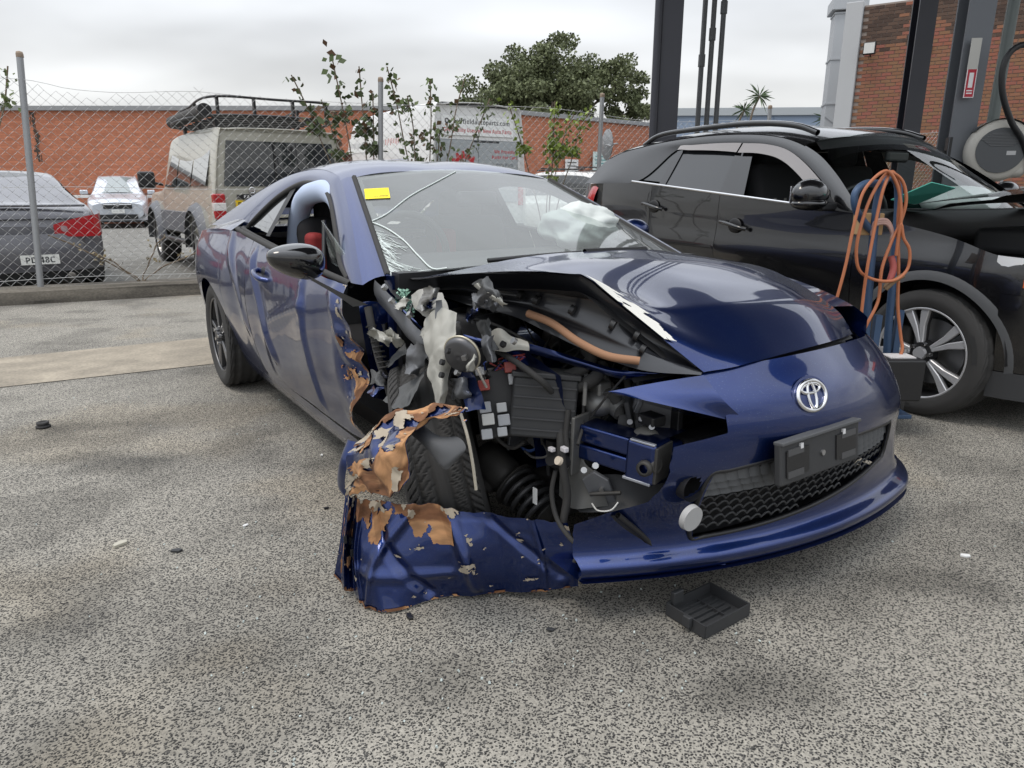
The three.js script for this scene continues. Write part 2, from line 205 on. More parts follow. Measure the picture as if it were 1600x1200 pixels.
  rest.forEach((g, i) => { if (g.length) obj('bricks', g, i < 8 ? bm[i] : sootM[i - 8], bb).userData.kind = 'stuff'; });
  const fl = part('flood_light', bb); obj('housing', boxG(.3, .3, .12, .28, 4.75, .3, .02), m.black, fl); obj('lamp_glass', boxG(.25, .25, .01, .28, 4.75, .366), M(.6, .6, .58, .3), fl); obj('bracket', barG([.28, 4.6, .02], [.28, 4.68, .28], .02), m.black, fl);
  for (const [x, y] of [[1.6, 4.72], [3.9, 5.0]]) obj('bulkhead_lamp', mv(new THREE.SphereGeometry(.1, 12, 8), [x, y, .06]), m.white, bb);
}
// =================== TREES AND CLIMBING PLANTS ===================
function leafCloud(n, at, size, col, spread = .5) {            // n small leaf quads; at() gives a point
  const P = [], C = [], I = [], N = [];
  for (let i = 0; i < n; i++) {
    const p = at(i), s = size * rr(.6, 1.3), a = rr(0, 6.28), e = rr(-1.1, 1.1), d = [Math.cos(a) * Math.cos(e), Math.sin(e), Math.sin(a) * Math.cos(e)], b = rr(0, 6.28), q = new THREE.Vector3(...d), w = new THREE.Vector3(Math.cos(b), rr(-.5, .5), Math.sin(b)).cross(q).normalize().multiplyScalar(s * spread), k = rr(.65, 1.3), o = P.length / 3;
    P.push(p[0], p[1], p[2], p[0] + d[0] * s * .5 + w.x, p[1] + d[1] * s * .5 + w.y, p[2] + d[2] * s * .5 + w.z, p[0] + d[0] * s, p[1] + d[1] * s - s * .1, p[2] + d[2] * s, p[0] + d[0] * s * .5 - w.x, p[1] + d[1] * s * .5 - w.y, p[2] + d[2] * s * .5 - w.z);
    const cc = col(k, p); for (let j = 0; j < 4; j++) C.push(...cc); I.push(o, o + 1, o + 2, o, o + 2, o + 3);
  }
  const g = new THREE.BufferGeometry(); g.setAttribute('position', new THREE.Float32BufferAttribute(P, 3)); g.setAttribute('color', new THREE.Float32BufferAttribute(C, 3)); g.setIndex(I); g.computeVertexNormals(); return g;
}
const leafM = M(1, 1, 1, .7, 0, { vertexColors: true }), barkM = M(.16, .13, .10, .9);
function gumTree(pos, H, R, clumps, label, seedv, name = 'gum_tree') {
  seed = seedv; const t = thing(name, label, 'tree', pos), limbs = [];
  const cl = clumps.map(c => [c[0] * R, c[1] * H, c[2] * R, c[3] * R]);
  limbs.push(tubeG([[0, 0, 0], [.02 * R, H * .25, 0], [-.03 * R, H * .42, .02 * R]], R * .045, 12, 8));
  for (const c of cl) limbs.push(tubeG([[0, H * .3, 0], [c[0] * .35, mix(H * .35, c[1], .35), c[2] * .4], [c[0] * .75, mix(H * .4, c[1], .7), c[2] * .8], [c[0], c[1], c[2]]], R * .014, 10, 5));
  obj('trunk', limbs, barkM, t);
  const subs = []; for (const c of cl) { const k = Math.round(10 + 16 * c[3] / R); for (let i = 0; i < k; i++) { const a = rr(0, 6.28), e = Math.asin(rr(-.75, 1)), q = c[3] * rr(.5, 1); subs.push([c[0] + Math.cos(a) * Math.cos(e) * q, c[1] + Math.sin(e) * q * .75, c[2] + Math.sin(a) * Math.cos(e) * q, c[3] * rr(.22, .4)]); } }
  const g = leafCloud(subs.length * 300, i => { const s = subs[i % subs.length], a = rr(0, 6.28), e = Math.asin(rr(-1, 1)), q = s[3] * Math.cbrt(rnd()) * 1.1; return [s[0] + Math.cos(a) * Math.cos(e) * q, s[1] + Math.sin(e) * q * .7, s[2] + Math.sin(a) * Math.cos(e) * q]; }, R * .034, k => [.115 * k, .135 * k, .062 * k], .34);
  obj('crown', g, leafM, t);
}
gumTree([2.4, 0, -60], 13.0, 7.4, [[-.72, .5, 0, .3], [-.45, .66, .1, .38], [-.15, .8, -.1, .42], [.1, .6, .3, .4], [.22, .82, 0, .36], [-.1, .5, -.3, .36], [.5, .68, .05, .34], [.8, .72, 0, .3], [.88, .54, .1, .24], [.4, .5, 0, .32], [-.5, .48, .2, .3], [-.1, .66, .2, .4]], 'broad dark green gum tree rising behind the white van', 11);
gumTree([13.2, 0, -72], 7.4, 2.6, [[0, .75, 0, .6], [-.6, .68, 0, .4], [.6, .66, 0, .4]], 'small round tree showing over the brick wall by the dark post', 5, 'round_tree');
gumTree([9.5, 0, -80], 6.6, 3.2, [[-.4, .8, 0, .45], [.5, .78, 0, .45]], 'low distant tree just above the brick wall coping', 6, 'round_tree');
function stemPlant(name, label, t0, stems, lc, lsize, dens, sd) {
  seed = sd; const p = thing(name, label, 'plant', fx(t0, .15, .2)), st = [], tips = [], dirx = FD;
  for (const [dx, top, lean, from] of stems) { const pts = []; for (let i = 0; i <= 6; i++) { const f = i / 6; pts.push([dirx[0] * (dx * f * 1 + lean * f * f) + .04 * (rnd() - .5), mix(.0, top - .15, f), dirx[1] * (dx * f + lean * f * f) + .06 * (rnd() - .5)]); } st.push(tubeG(pts, .008, 16, 5)); const c = cr1; for (let k = 0; k < dens; k++) { const f = Math.max(from, Math.pow(rnd(), .55)); const q = c(pts, f); tips.push([q, f]); } }
  obj('stem', st, M(.17, .13, .09, .9), p);
  obj('leaves', leafCloud(tips.length * 2, i => { const q = tips[i >> 1][0]; return [q[0] + .16 * (rnd() - .5), q[1] + .1 * (rnd() - .5), q[2] + .16 * (rnd() - .5)]; }, lsize, lc, .36), leafM, p);
}
const darkLeaf = k => k > 1.2 ? [.12, .065, .035] : [.08 * k, .11 * k, .04 * k], limeLeaf = k => [.20 * k, .27 * k, .05 * k];
stemPlant('climbing_shrub', 'leggy shrub with dark and browned leaves on the fence by the four wheel drive', 4.0, [[-.75, 2.45, -.1, .75], [-.35, 2.75, -.05, .72], [-.05, 2.6, 0, .7], [.1, 2.3, 0, .7], [-.55, 2.2, 0, .7]], darkLeaf, .09, 42, 21);
stemPlant('climbing_shrub', 'tall thin shrub with drooping dark leaf tips in front of the white van', 4.75, [[-.45, 2.62, 0, .5], [-.2, 2.3, 0, .3], [.1, 2.5, 0, .4], [.45, 2.55, .1, .45], [.8, 2.35, .15, .5], [.2, 1.9, 0, .2]], k => k > 1.18 ? [.13, .08, .04] : [.1 * k, .14 * k, .045 * k], .085, 46, 22);
stemPlant('climbing_vine', 'bright lime green vine hanging over the fence beside the van lettering', 6.55, [[-.3, 2.3, -.3, .72], [.0, 2.35, .1, .72], [.3, 2.3, .4, .72], [-.1, 2.2, .5, .75], [.1, 2.05, 0, .6]], limeLeaf, .075, 60, 23);
stemPlant('climbing_vine', 'thin vine with pale leaves twined over the leaning fence post', -.1, [[.2, 2.35, .3, .85], [.0, 2.3, -.2, .8]], k => [.13 * k, .17 * k, .06 * k], .06, 22, 24);
stemPlant('dry_weed', 'dry straw coloured weeds growing through the fence foot', 1.3, [[-.3, .5, -.1, .5], [.1, .65, .2, .5], [.4, .5, .3, .5], [-.6, .7, -.2, .5]], k => [.25 * k, .2 * k, .11 * k], .05, 6, 25);
for (const [px, py, z, s] of [[1187, 150, -27, .5], [1163, 172, -28, .42], [1290, 186, -24, .4]]) { const p = onZ(px, py, z); seed = 31 + px; const t = thing('spiky_plant', s > .48 ? 'tall bare stemmed spiky plant above the black vehicle roof' : s > .41 ? 'low spiky plant next to the taller bare stemmed one' : 'small spiky plant growing at the foot of the duct', 'plant', [p[0], 0, z]); obj('stem', tubeG([[-.3, p[1] - 1.2, 0], [-.2, p[1] - .5, 0], [0, p[1], 0]], .04, 10, 6), barkM, t); obj('leaves', leafCloud(60, i => [0, p[1], 0], s, k => [.07 * k, .11 * k, .05 * k], .05), leafM, t); obj('ground_stem', barG([-.3, 0, 0], [-.3, p[1] - 1.2, 0], .05, 6), barkM, t); }
// =================== VEHICLES BEYOND THE FENCE ===================
// a body is lofted through cross-sections: each station is x and a half profile [z, y] from sill to roof centre
function loftBody(st) {
  const P = st[0][1].length, rows = st.map(([x, pr]) => { const r = pr.map(([z, y]) => [x, y, z]), l = pr.slice(0, -1).reverse().map(([z, y]) => [x, y, -z]); return r.concat(l); });
  const mean = r => { const y = r.reduce((s, p) => s + p[1], 0) / r.length; return r.map(p => [p[0], mix(p[1], y, .96), p[2] * .04]); };
  const f0 = surf(rows), n = rows.length - 1;
  const f = (u, v) => f0(v, u);
  const at = (s, k) => f(s / n, k / (2 * P - 2));                          // station s, profile index k (right side)
  const body = (skip) => [gridG(n * 8, (2 * P - 2) * 4, (u, v) => f(u, v), { skip: skip && ((u, v) => skip(u * n, Math.min(v, 1 - v) * (2 * P - 2))) }), ...[0, n].map(i => gridG((P - 1) * 4, 6, (u, v) => { const p = cr1(rows[i].slice(0, P), u); return [p[0], p[1], mix(p[2], -p[2], v)]; }))];
  const panel = (c, o = .006, left = false, nu = 8, nv = 6) => {            // sheet lying on the body between four (station, index) corners
    const g = (u, v) => { const s = mix(mix(c[0][0], c[1][0], u), mix(c[3][0], c[2][0], u), v), k = mix(mix(c[0][1], c[1][1], u), mix(c[3][1], c[2][1], u), v); const e = .02, p = at(s, k), a = at(s + e, k), b = at(s, k + e), A = V(a).sub(V(p)), Bv = V(b).sub(V(p)), nn = Bv.cross(A).normalize(); if (nn.z < 0 && p[2] > .1) nn.negate(); if (p[2] <= .1 && nn.y < 0) nn.negate(); const q = [p[0] + nn.x * o, p[1] + nn.y * o, p[2] + nn.z * o]; return left ? [q[0], q[1], -q[2]] : q; };
    return gridG(nu, nv, g);
  };
  return { f, at, body, panel, n, P };
}
function wheelSimple(name, parent, x, z, R, W, mat, spokes = 5) {
  const w = part(name, parent); w.position.set(x, R, z); if (z < 0) w.rotation.y = Math.PI;
  obj('tyre', rot(latheG([[R * .66, -W / 2], [R * .9, -W / 2], [R * .985, -W * .4], [R, -W * .2], [R, W * .2], [R * .985, W * .4], [R * .9, W / 2], [R * .66, W / 2]], 36), Math.PI / 2), m.rubber, w);
  obj('rim', [rot(latheG([[R * .68, -W * .4], [R * .62, -W * .3], [R * .62, W * .3], [R * .68, W * .45]], 28), Math.PI / 2), rot(cylG(R * .14, R * .14, .04, 16), Math.PI / 2).translate(0, 0, W * .36), ...Array.from({ length: spokes }, (_, i) => rot(boxG(R * .13, R * .54, .03, 0, R * .38, W * .36, .008), 0, 0, i * 6.283 / spokes))], mat, w);
  obj('brake_disc', rot(cylG(R * .5, R * .5, .02, 24), Math.PI / 2), m.iron, w); return w;
}
const plate = (txt, bg, fg, left) => M(1, 1, 1, .5, 0, { map: canvasTex(256, 72, (x, w, h) => { x.fillStyle = bg; x.fillRect(0, 0, w, h); x.fillStyle = fg; x.font = 'bold 60px sans-serif'; x.textAlign = 'center'; x.textBaseline = 'middle'; if (txt === 'smudge') { for (const q of [40, 62, 96, 118, 150, 176, 204]) x.fillRect(q, 20, 7, 34); } else if (left) { x.textAlign = 'left'; x.fillText(txt, 16, h / 2 + 3); } else x.fillText(txt, w / 2, h / 2 + 3); }) });
const HEAD = Math.atan2(.815, -.58);
const sed = (x, w, sill, mid, sh, belt, top, roof) => [x, [[w * .80 - .05, sill], [w * .96, sill + .1], [w, mid], [w * .985, sh], [w * .9, belt], ...(roof ? [[top[0], top[1]], [top[0] - .14, roof - .02], [0, roof]] : [[w * .72, belt + .03], [w * .45, belt + .05], [0, belt + .065]])]];
{ // grey coupe seen from behind
  const t = thing('grey_coupe', 'grey coupe with red tail lamp parked with its back to the fence', 'car', [-5.58, 0, -8.02], HEAD);
  const b = loftBody([sed(.02, .80, .3, .5, .62, .70, 0, 0), sed(.10, .88, .26, .5, .72, .90, 0, 0), sed(.42, .9, .24, .52, .78, .98, 0, 0), sed(.75, .9, .23, .54, .8, .97, [.62, 1.15], 1.17), sed(1.35, .9, .22, .54, .8, .95, [.60, 1.29], 1.37), sed(2.1, .9, .22, .54, .8, .93, [.60, 1.3], 1.39), sed(2.9, .9, .22, .54, .78, .9, [.66, 1.1], 1.13), sed(3.3, .9, .22, .54, .74, .86, 0, 0), sed(4.1, .88, .22, .5, .66, .75, 0, 0), sed(4.55, .74, .25, .45, .55, .6, 0, 0)]);
  const pm = paint(.13, .13, .145);
  obj('body', b.body(), pm, t);
  obj('rear_window', gridG(12, 8, (u, v) => { const z = mix(-.56, .56, u) * mix(1.08, .92, v), x = mix(.52, 1.28, v), p = [x, mix(1.045, 1.365, v) - .07 * (z / .6) ** 2 + .012, z]; return p; }), m.glassDark, t);
  for (const l of [0, 1]) { obj('side_window', b.panel([[2.9, 4.25], [5.7, 4.25], [4.9, 4.95], [3.4, 4.95]], .008, !!l), m.glassDark, t);
    const s = l ? -1 : 1, lamp = gridG(10, 5, (u, v) => { const k = Math.max(0, u - .62) / .38, x = -.045 + .44 * k, z = u < .62 ? mix(.40, .86, u / .62) : mix(.86, .918, Math.sin(k * 1.57)), y = mix(.72, .80, u) + (v - .5) * mix(.12, .25, u * (1.4 - u) * 2); return [x, y, z * s]; }); obj('tail_lamp', lamp, m.red, t); obj('reverse_lamp', rot(cylG(.035, .035, .02, 14), 0, 0, Math.PI / 2).translate(-.05, .735, .5 * s), m.lens, t); }
  obj('boot_line', boxG(.01, .012, 1.3, .02, .84, 0), m.black, t); obj('bumper', [gridG(24, 6, (u, v) => { const z = mix(-.9, .9, u), c = Math.abs(z / .9); return [-.06 + .32 * c ** 5 - .03 * Math.sin(v * 3.1), mix(.26, .68, v), z * .985]; })], pm, t); obj('lower_valance', gridG(20, 4, (u, v) => { const z = mix(-.86, .86, u), c = Math.abs(z / .9); return [-.05 + .32 * c ** 5 + .1 * (1 - v), mix(.14, .30, v), z]; }), m.plastic, t);
  obj('spoiler_lip', [boxG(.06, .03, 1.5, .08, .99, 0, .012)], pm, t); obj('number_plate', rot(boxG(.372, .107, .008), 0, -Math.PI / 2).translate(-.098, .40, .22), plate('PD·48C', '#e6e6e0', '#23262a'), t); obj('exhaust', rot(cylG(.045, .045, .2, 14), 0, 0, Math.PI / 2).translate(.0, .2, .5), m.chrome, t);
  for (const [x, z] of [[.95, .8], [.95, -.8], [3.75, .8], [3.75, -.8]]) wheelSimple('wheel', t, x, z, .325, .235, m.alloyDark);
}
{ // silver sedan facing us
  const p = onY(192, 357), t = thing('silver_sedan', 'silver sedan facing the fence in front of the orange brick wall', 'car', [p[0] - 2.0, 0, p[2] - 4.0], -1.12); t.scale.y = 1.13;
  const b = loftBody([sed(.02, .72, .35, .5, .7, .85, 0, 0), sed(.3, .87, .26, .54, .8, .98, 0, 0), sed(.8, .89, .22, .54, .84, .97, [.62, 1.2], 1.22), sed(1.5, .89, .22, .54, .84, .96, [.60, 1.40], 1.455), sed(2.3, .89, .22, .54, .84, .95, [.60, 1.41], 1.46), sed(3.15, .89, .22, .54, .82, .93, [.68, 1.08], 1.1), sed(3.45, .89, .22, .54, .8, .90, 0, 0), sed(4.2, .86, .22, .5, .72, .78, 0, 0), sed(4.5, .72, .26, .45, .6, .66, 0, 0)]), pm = paint(.52, .55, .6, { metalness: .3 });
  obj('body', b.body(), pm, t);
  obj('windscreen', gridG(12, 8, (u, v) => { const z = mix(-.64, .64, u) * mix(1.06, .9, v); return [mix(3.4, 2.42, v) - .12 * (z / .64) ** 2, mix(.99, 1.44, v) - .03 * (z / .64) ** 2 + .012, z]; }), M(.20, .23, .23, .08, 0, { clearcoat: 1 }), t);
  for (const l of [0, 1]) { const s = l ? -1 : 1; obj('side_window', b.panel([[1.9, 4.2], [5, 4.2], [4.3, 4.95], [2.5, 4.95]], .008, !!l), m.glassDark, t); obj('headlight', gridG(8, 4, (u, v) => [4.47 - .3 * u * u, mix(.66, .70, u) + (v - .5) * .13, s * mix(.44, .84, u)]), M(.6, .62, .64, .12), t); obj('fog_bezel', boxG(.04, .13, .24, 4.46, .40, s * .62, .02), m.black, t); obj('fog_lamp', rot(cylG(.04, .04, .02, 14), 0, 0, 1.57).translate(4.487, .38, s * .6), M(.8, .8, .8, .2), t); const mr = part('mirror', t); obj('cap', boxG(.12, .14, .24, 3.0, 1.0, s * 1.0, .04), pm, mr); obj('stalk', boxG(.05, .03, .14, 3.02, .95, s * .87), m.black, mr); }
  obj('upper_grille', boxG(.05, .14, .82, 4.53, .62, 0, .02), m.black, t); obj('chrome_bar', boxG(.03, .025, .8, 4.56, .66, 0, .01), m.chrome, t); obj('badge', rot(cylG(.05, .05, .02, 16), 0, 0, 1.57).translate(4.57, .66, 0), m.chrome, t);
  obj('bumper', gridG(20, 6, (u, v) => { const z = mix(-.88, .88, u), c = Math.abs(z / .9); return [4.54 - .35 * c ** 4 - .05 * (1 - v), mix(.22, .6, v), z]; }), pm, t); obj('lower_grille', boxG(.05, .13, 1.1, 4.54, .33, 0, .02), m.black, t); obj('chin', boxG(.06, .05, 1.5, 4.48, .2, 0, .02), m.plastic, t); obj('number_plate', rot(boxG(.372, .107, .008), 0, 1.5708).translate(4.575, .48, 0), plate('smudge', '#d8d8d4', '#8b8f94'), t);
  for (const [x, z] of [[.9, .78], [.9, -.78], [3.57, .78], [3.57, -.78]]) wheelSimple('wheel', t, x, z, .32, .21, m.alloyDark);
}
{ // beige four wheel drive
  const t = thing('beige_four_wheel_drive', 'beige boxy four wheel drive with black roof rack seen from behind', 'car', [-3.0, .0, -9.62], HEAD), pm = M(.43, .415, .35, .4, .1, { clearcoat: .6 }), gm = M(.13, .135, .15, .55);
  const bx = (x, w, s, y1, y2, y3, tw, rf) => [x, [[w - .08, s], [w, s + .06], [w + .015, (s + y1) / 2], [w, y1], [w - .02, y2], [tw, y3], [tw - .12, rf], [0, rf + .02]]];
  const b = loftBody([bx(.0, .86, .62, .9, 1.12, 1.8, .74, 1.87), bx(.06, .92, .58, .9, 1.14, 1.83, .78, 1.91), bx(1.2, .93, .52, .9, 1.15, 1.85, .79, 1.94), bx(2.6, .93, .52, .9, 1.15, 1.84, .78, 1.92), bx(2.95, .93, .52, .9, 1.15, 1.7, .8, 1.78), bx(3.35, .93, .52, .9, 1.14, 1.19, .8, 1.21), bx(4.3, .91, .55, .9, 1.1, 1.14, .78, 1.16), bx(4.55, .86, .6, .85, 1.02, 1.06, .7, 1.08)]);
  obj('body', b.body(), pm, t);
  obj('rear_window', gridG(8, 5, (u, v) => [-.014, mix(1.21, 1.76, v), mix(-.76, .76, u) * mix(1, .9, v)]), M(.03, .033, .037, .06, 0, { clearcoat: 1 }), t); obj('window_divider', boxG(.02, .56, .02, -.02, 1.48, -.1), m.black, t); obj('door_line', boxG(.02, 1.2, .014, -.004, 1.15, -.1), m.black, t);
  obj('garnish', boxG(.05, .07, .9, -.03, 1.08, -.1, .01), m.black, t); obj('lettering', rot(gridG(1, 1, (u, v) => [(u - .5) * .42, v * .05, 0]), 0, -Math.PI / 2).translate(-.058, 1.057, -.42), M(1, 1, 1, .5, 0, { map: canvasTex(256, 32, (x, w, h) => { x.fillStyle = '#0b0b0c'; x.fillRect(0, 0, w, h); x.fillStyle = '#eee'; x.font = 'bold 30px sans-serif'; x.textAlign = 'center'; x.fillText('P A T R O L', w / 2, 27); }) }), t); obj('badge', [rot(new THREE.TorusGeometry(.035, .008, 8, 20), 0, 1.57).translate(-.02, 1.16, -.42), boxG(.012, .014, .1, -.022, 1.16, -.42)], m.chrome, t);
  obj('number_plate', rot(boxG(.372, .107, .008), 0, -Math.PI / 2).translate(-.04, .985, -.46), plate('DP', '#e8c414', '#16181a', true), t);
  obj('rear_bumper', [boxG(.22, .18, 1.7, -.08, .64, 0, .03)], gm, t);
  for (const s of [1, -1]) { obj('tail_lamp', boxG(.1, .32, .15, .0, .96, s * .84, .02), m.red, t); obj('indicator', boxG(.104, .1, .152, -.003, .96, s * .84, .01), M(.75, .72, .7, .2), t);
    for (const [x0, x1, y0] of [[.22, 1.05, 1.22], [1.12, 2.0, 1.22], [2.07, 2.86, 1.22]]) obj('side_window', gridG(6, 4, (u, v) => [mix(x0, x1, u) - (x0 > 2 ? .28 * u * v : 0), mix(y0, 1.74, v), s * (mix(.925, .80, v) + .004)]), M(.05, .058, .062, .06, 0, { clearcoat: 1 }), t);
    for (const x of [.85, 3.8]) obj('wheel_flare', gridG(18, 3, (u, v) => { const a = Math.PI * (u * 1.06 - .03); return [x + Math.cos(a) * mix(.47, .58, v), .43 + Math.sin(a) * mix(.47, .58, v), s * mix(1.03, .92, v * v)]; }), gm, t);
    obj('side_cladding', boxG(1.9, .3, .03, 2.3, .72, s * .955, .01), gm, t); obj('side_step', rot(cylG(.04, .04, 1.9, 10), 0, 0, 1.57).translate(2.3, .45, s * .98), m.black, t); const mr = part('mirror', t); obj('cap', boxG(.12, .26, .24, 3.05, 1.32, s * 1.15, .04), m.black, mr); obj('arm', barG([3.05, 1.25, s * .92], [3.05, 1.28, s * 1.06], .02), m.black, mr); }
  for (const [x, z] of [[.85, .82], [.85, -.82], [3.8, .82], [3.8, -.82]]) wheelSimple('wheel', t, x, z, .42, .28, m.steel, 6);
  const rk = part('roof_rack', t), y = 2.06; obj('rail', [tubeG([[.1, y + .22, .7], [.06, y + .22, .0], [.1, y + .22, -.7], [1.6, y + .22, -.72], [2.5, y + .16, -.68], [2.56, y + .14, 0], [2.5, y + .16, .68], [1.6, y + .22, .72]], .016, 80, 6, true), tubeG([[.1, y, .7], [.1, y, -.7], [2.5, y, -.7], [2.5, y, .7]], .018, 60, 6, true)], m.black, rk); for (let i = 0; i < 9; i++) obj('slat', boxG(.05, .03, 1.4, .2 + i * .28, y, 0), m.black, rk); [[.15, .7], [.15, -.7], [.15, .25], [.15, -.25], [1.3, .71], [1.3, -.71], [2.3, .69], [2.3, -.69]].forEach(([x, z]) => obj('upright', boxG(.06, .26, .03, x, y + .11, z), m.black, rk)); [[.4, .68], [.4, -.68], [1.3, .68], [1.3, -.68], [2.2, .68], [2.2, -.68]].forEach(([x, z]) => obj('foot', boxG(.08, .14, .04, x, y - .07, z), m.black, rk));
  const aw = thing('rolled_awning', 'dark rolled awning tube strapped along the side of the roof rack', 'awning', [-3.0, 0, -9.62], HEAD); obj('cover', mv(rot(cylG(.085, .085, 1.95, 16), 0, 0, Math.PI / 2), [1.25, 2.12, -.83]), M(.055, .052, .05, .85), aw); for (const x of [.28, 2.22]) obj('end_cap', mv(rot(cylG(.088, .088, .05, 16), 0, 0, Math.PI / 2), [x, 2.12, -.83]), m.black, aw);
}
{ // white van with lettering
  const rl = onZ(672, 300, -13.0), hx = -.545, hz = -.838, t = thing('white_van', 'white high roof van with red and black lettering behind the fence', 'van', [rl[0] + 1.0 * -hz, 0, rl[2] + 1.0 * hx], Math.atan2(-hz, hx));
  const bx = (x, w, y2, tw, y3, rf, s = .35) => [x, [[w - .06, s], [w, s + .1], [w + .01, .9], [w, y2], [w - .02, y2 + .3], [tw, y3], [tw - .16, rf - .02], [0, rf + .03]]];
  const b = loftBody([bx(0, .96, 1.3, .86, 2.5, 2.62), bx(.08, 1.0, 1.3, .9, 2.54, 2.66), bx(2, 1.0, 1.3, .9, 2.56, 2.68), bx(3.7, 1.0, 1.3, .88, 2.5, 2.6), bx(4.25, .99, 1.25, .84, 2.2, 2.3), bx(4.9, .97, 1.1, .84, 1.45, 1.5), bx(5.4, .92, .95, .75, 1.12, 1.15), bx(5.55, .85, .75, .7, .95, .98, .4)]);
  obj('body', b.body(), m.whitePaint, t);
  const W = 1.72, H = 1.45; obj('rear_door_print', rot(gridG(1, 1, (u, v) => [(u - .5) * W, mix(.95, 2.05, v), 0]), 0, -Math.PI / 2).translate(-.016, 0, 0), M(1, 1, 1, .4, 0, { map: canvasTex(1024, 656, (x, w, h) => {
    x.fillStyle = '#9ea3a6'; x.fillRect(0, 0, w, h); x.strokeStyle = '#6f7477'; x.lineWidth = 5; x.strokeRect(3, 3, w - 6, h - 6); x.fillStyle = '#2b2d30'; x.fillRect(w * .44, 6, w * .32, 20);
    const gx = 330, gy = 290; x.fillStyle = '#b3262c'; x.beginPath(); for (let i = 0; i <= 40; i++) { const a = Math.PI + Math.PI * i / 40, R = (i % 6 < 3 ? 175 : 140); x.lineTo(gx + Math.cos(a) * R, gy + Math.sin(a) * R); } for (let i = 40; i >= 0; i--) { const a = Math.PI + Math.PI * i / 40; x.lineTo(gx + Math.cos(a) * 95, gy + Math.sin(a) * 95); } x.fill();
    x.font = 'bold 66px sans-serif'; x.textAlign = 'center'; x.fillStyle = '#b3262c'; x.fillText('Fairfield', 215, 372); x.fillStyle = '#222426'; x.fillText('Auto Parts', 545, 372); x.beginPath(); x.arc(gx + 20, gy + 120, 150, .12, 2.2); x.arc(gx + 20, gy + 120, 88, 1.9, .12, true); x.fill();
    x.fillStyle = '#b3262c'; x.font = 'bold 50px sans-serif'; x.fillText('We Provide', 850, 130); x.fillText('Parts For Cars', 850, 190); x.fillStyle = '#222426'; x.font = '48px sans-serif'; ['Body Parts', 'Mechanical Parts', 'Interior Parts', 'Electrical Parts'].forEach((s, i) => x.fillText(s, 850, 270 + i * 72));
  }) }), t);
  const band = canvasTex(1024, 220, (x, w, h) => { x.fillStyle = '#e9eae8'; x.fillRect(0, 0, w, h); x.textAlign = 'center'; x.fillStyle = '#26282a'; x.font = 'bold 74px sans-serif'; x.fillText('fairfieldautoparts.com', w * .56, 88); x.beginPath(); x.arc(75, 62, 30, 0, 6.3); x.fill(); x.beginPath(); x.moveTo(50, 78); x.lineTo(75, 118); x.lineTo(100, 78); x.fill(); x.fillStyle = '#e9eae8'; x.beginPath(); x.arc(75, 62, 14, 0, 6.3); x.fill(); x.fillStyle = '#b3262c'; x.font = 'bold 62px sans-serif'; x.fillText('Get Quality Used or New Auto Parts', w / 2, 182, w * .96); });
  obj('roof_band_print', rot(gridG(1, 1, (u, v) => [(u - .5) * 1.5, mix(2.12, 2.45, v), 0]), 0, -Math.PI / 2).translate(-.018, 0, 0), M(1, 1, 1, .4, 0, { map: band }), t);
  obj('side_print', gridG(4, 2, (u, v) => [mix(1.2, 4.0, 1 - u), mix(1.95, 2.25, v), -.955 - .005]), M(1, 1, 1, .4, 0, { map: canvasTex(1024, 128, (x, w, h) => { x.fillStyle = '#e9eae8'; x.fillRect(0, 0, w, h); for (let i = 0; i < 34; i++) { x.fillStyle = i > 24 ? '#b3262c' : '#7d8288'; x.fillRect(40 + i * 28, 40 + 14 * hash(i, 2, 7), 9, 34 + 20 * hash(i, 5, 7)); } }) }), t);
  obj('side_graphic', gridG(4, 4, (u, v) => [mix(.9, 4.3, 1 - u), mix(.85, 1.75, v), -1.006]), M(1, 1, 1, .4, 0, { map: canvasTex(1024, 300, (x, w, h) => { x.fillStyle = '#c3c8d4'; x.fillRect(0, 0, w, h); for (const [a, c, b, d] of [[120, '#5b6f9a', 60, 110], [300, '#b5483c', 40, 90], [420, '#3a3f4c', 120, 70], [640, '#6d86b8', 90, 130], [820, '#c25a3c', 50, 80]]) { x.fillStyle = c; x.fillRect(a, h - d - 40, b, d); } }) }), t);
  obj('door_split', boxG(.02, 2.0, .012, -.006, 1.45, 0), m.black, t); obj('rear_bumper', boxG(.16, .22, 1.9, -.05, .45, 0, .03), m.plasticGrey, t); obj('roof_lip', boxG(.1, .05, 1.5, .02, 2.64, 0, .02), m.plastic, t);
  for (const s of [1, -1]) { obj('tail_lamp', boxG(.07, .42, .11, .0, 1.1, s * .93, .02), m.red, t); obj('hinge', boxG(.05, .09, .05, -.01, 1.9, s * .93, .01), m.whitePaint, t); obj('cab_window', gridG(4, 3, (u, v) => [mix(3.75, 4.55, u) - .2 * u * v, mix(1.35, 1.95, v), s * (1.004 - .06 * v)]), m.glassDark, t); }
  for (const [x, z] of [[1.1, .9], [1.1, -.9], [4.6, .9], [4.6, -.9]]) wheelSimple('wheel', t, x, z, .34, .22, m.steel);
}
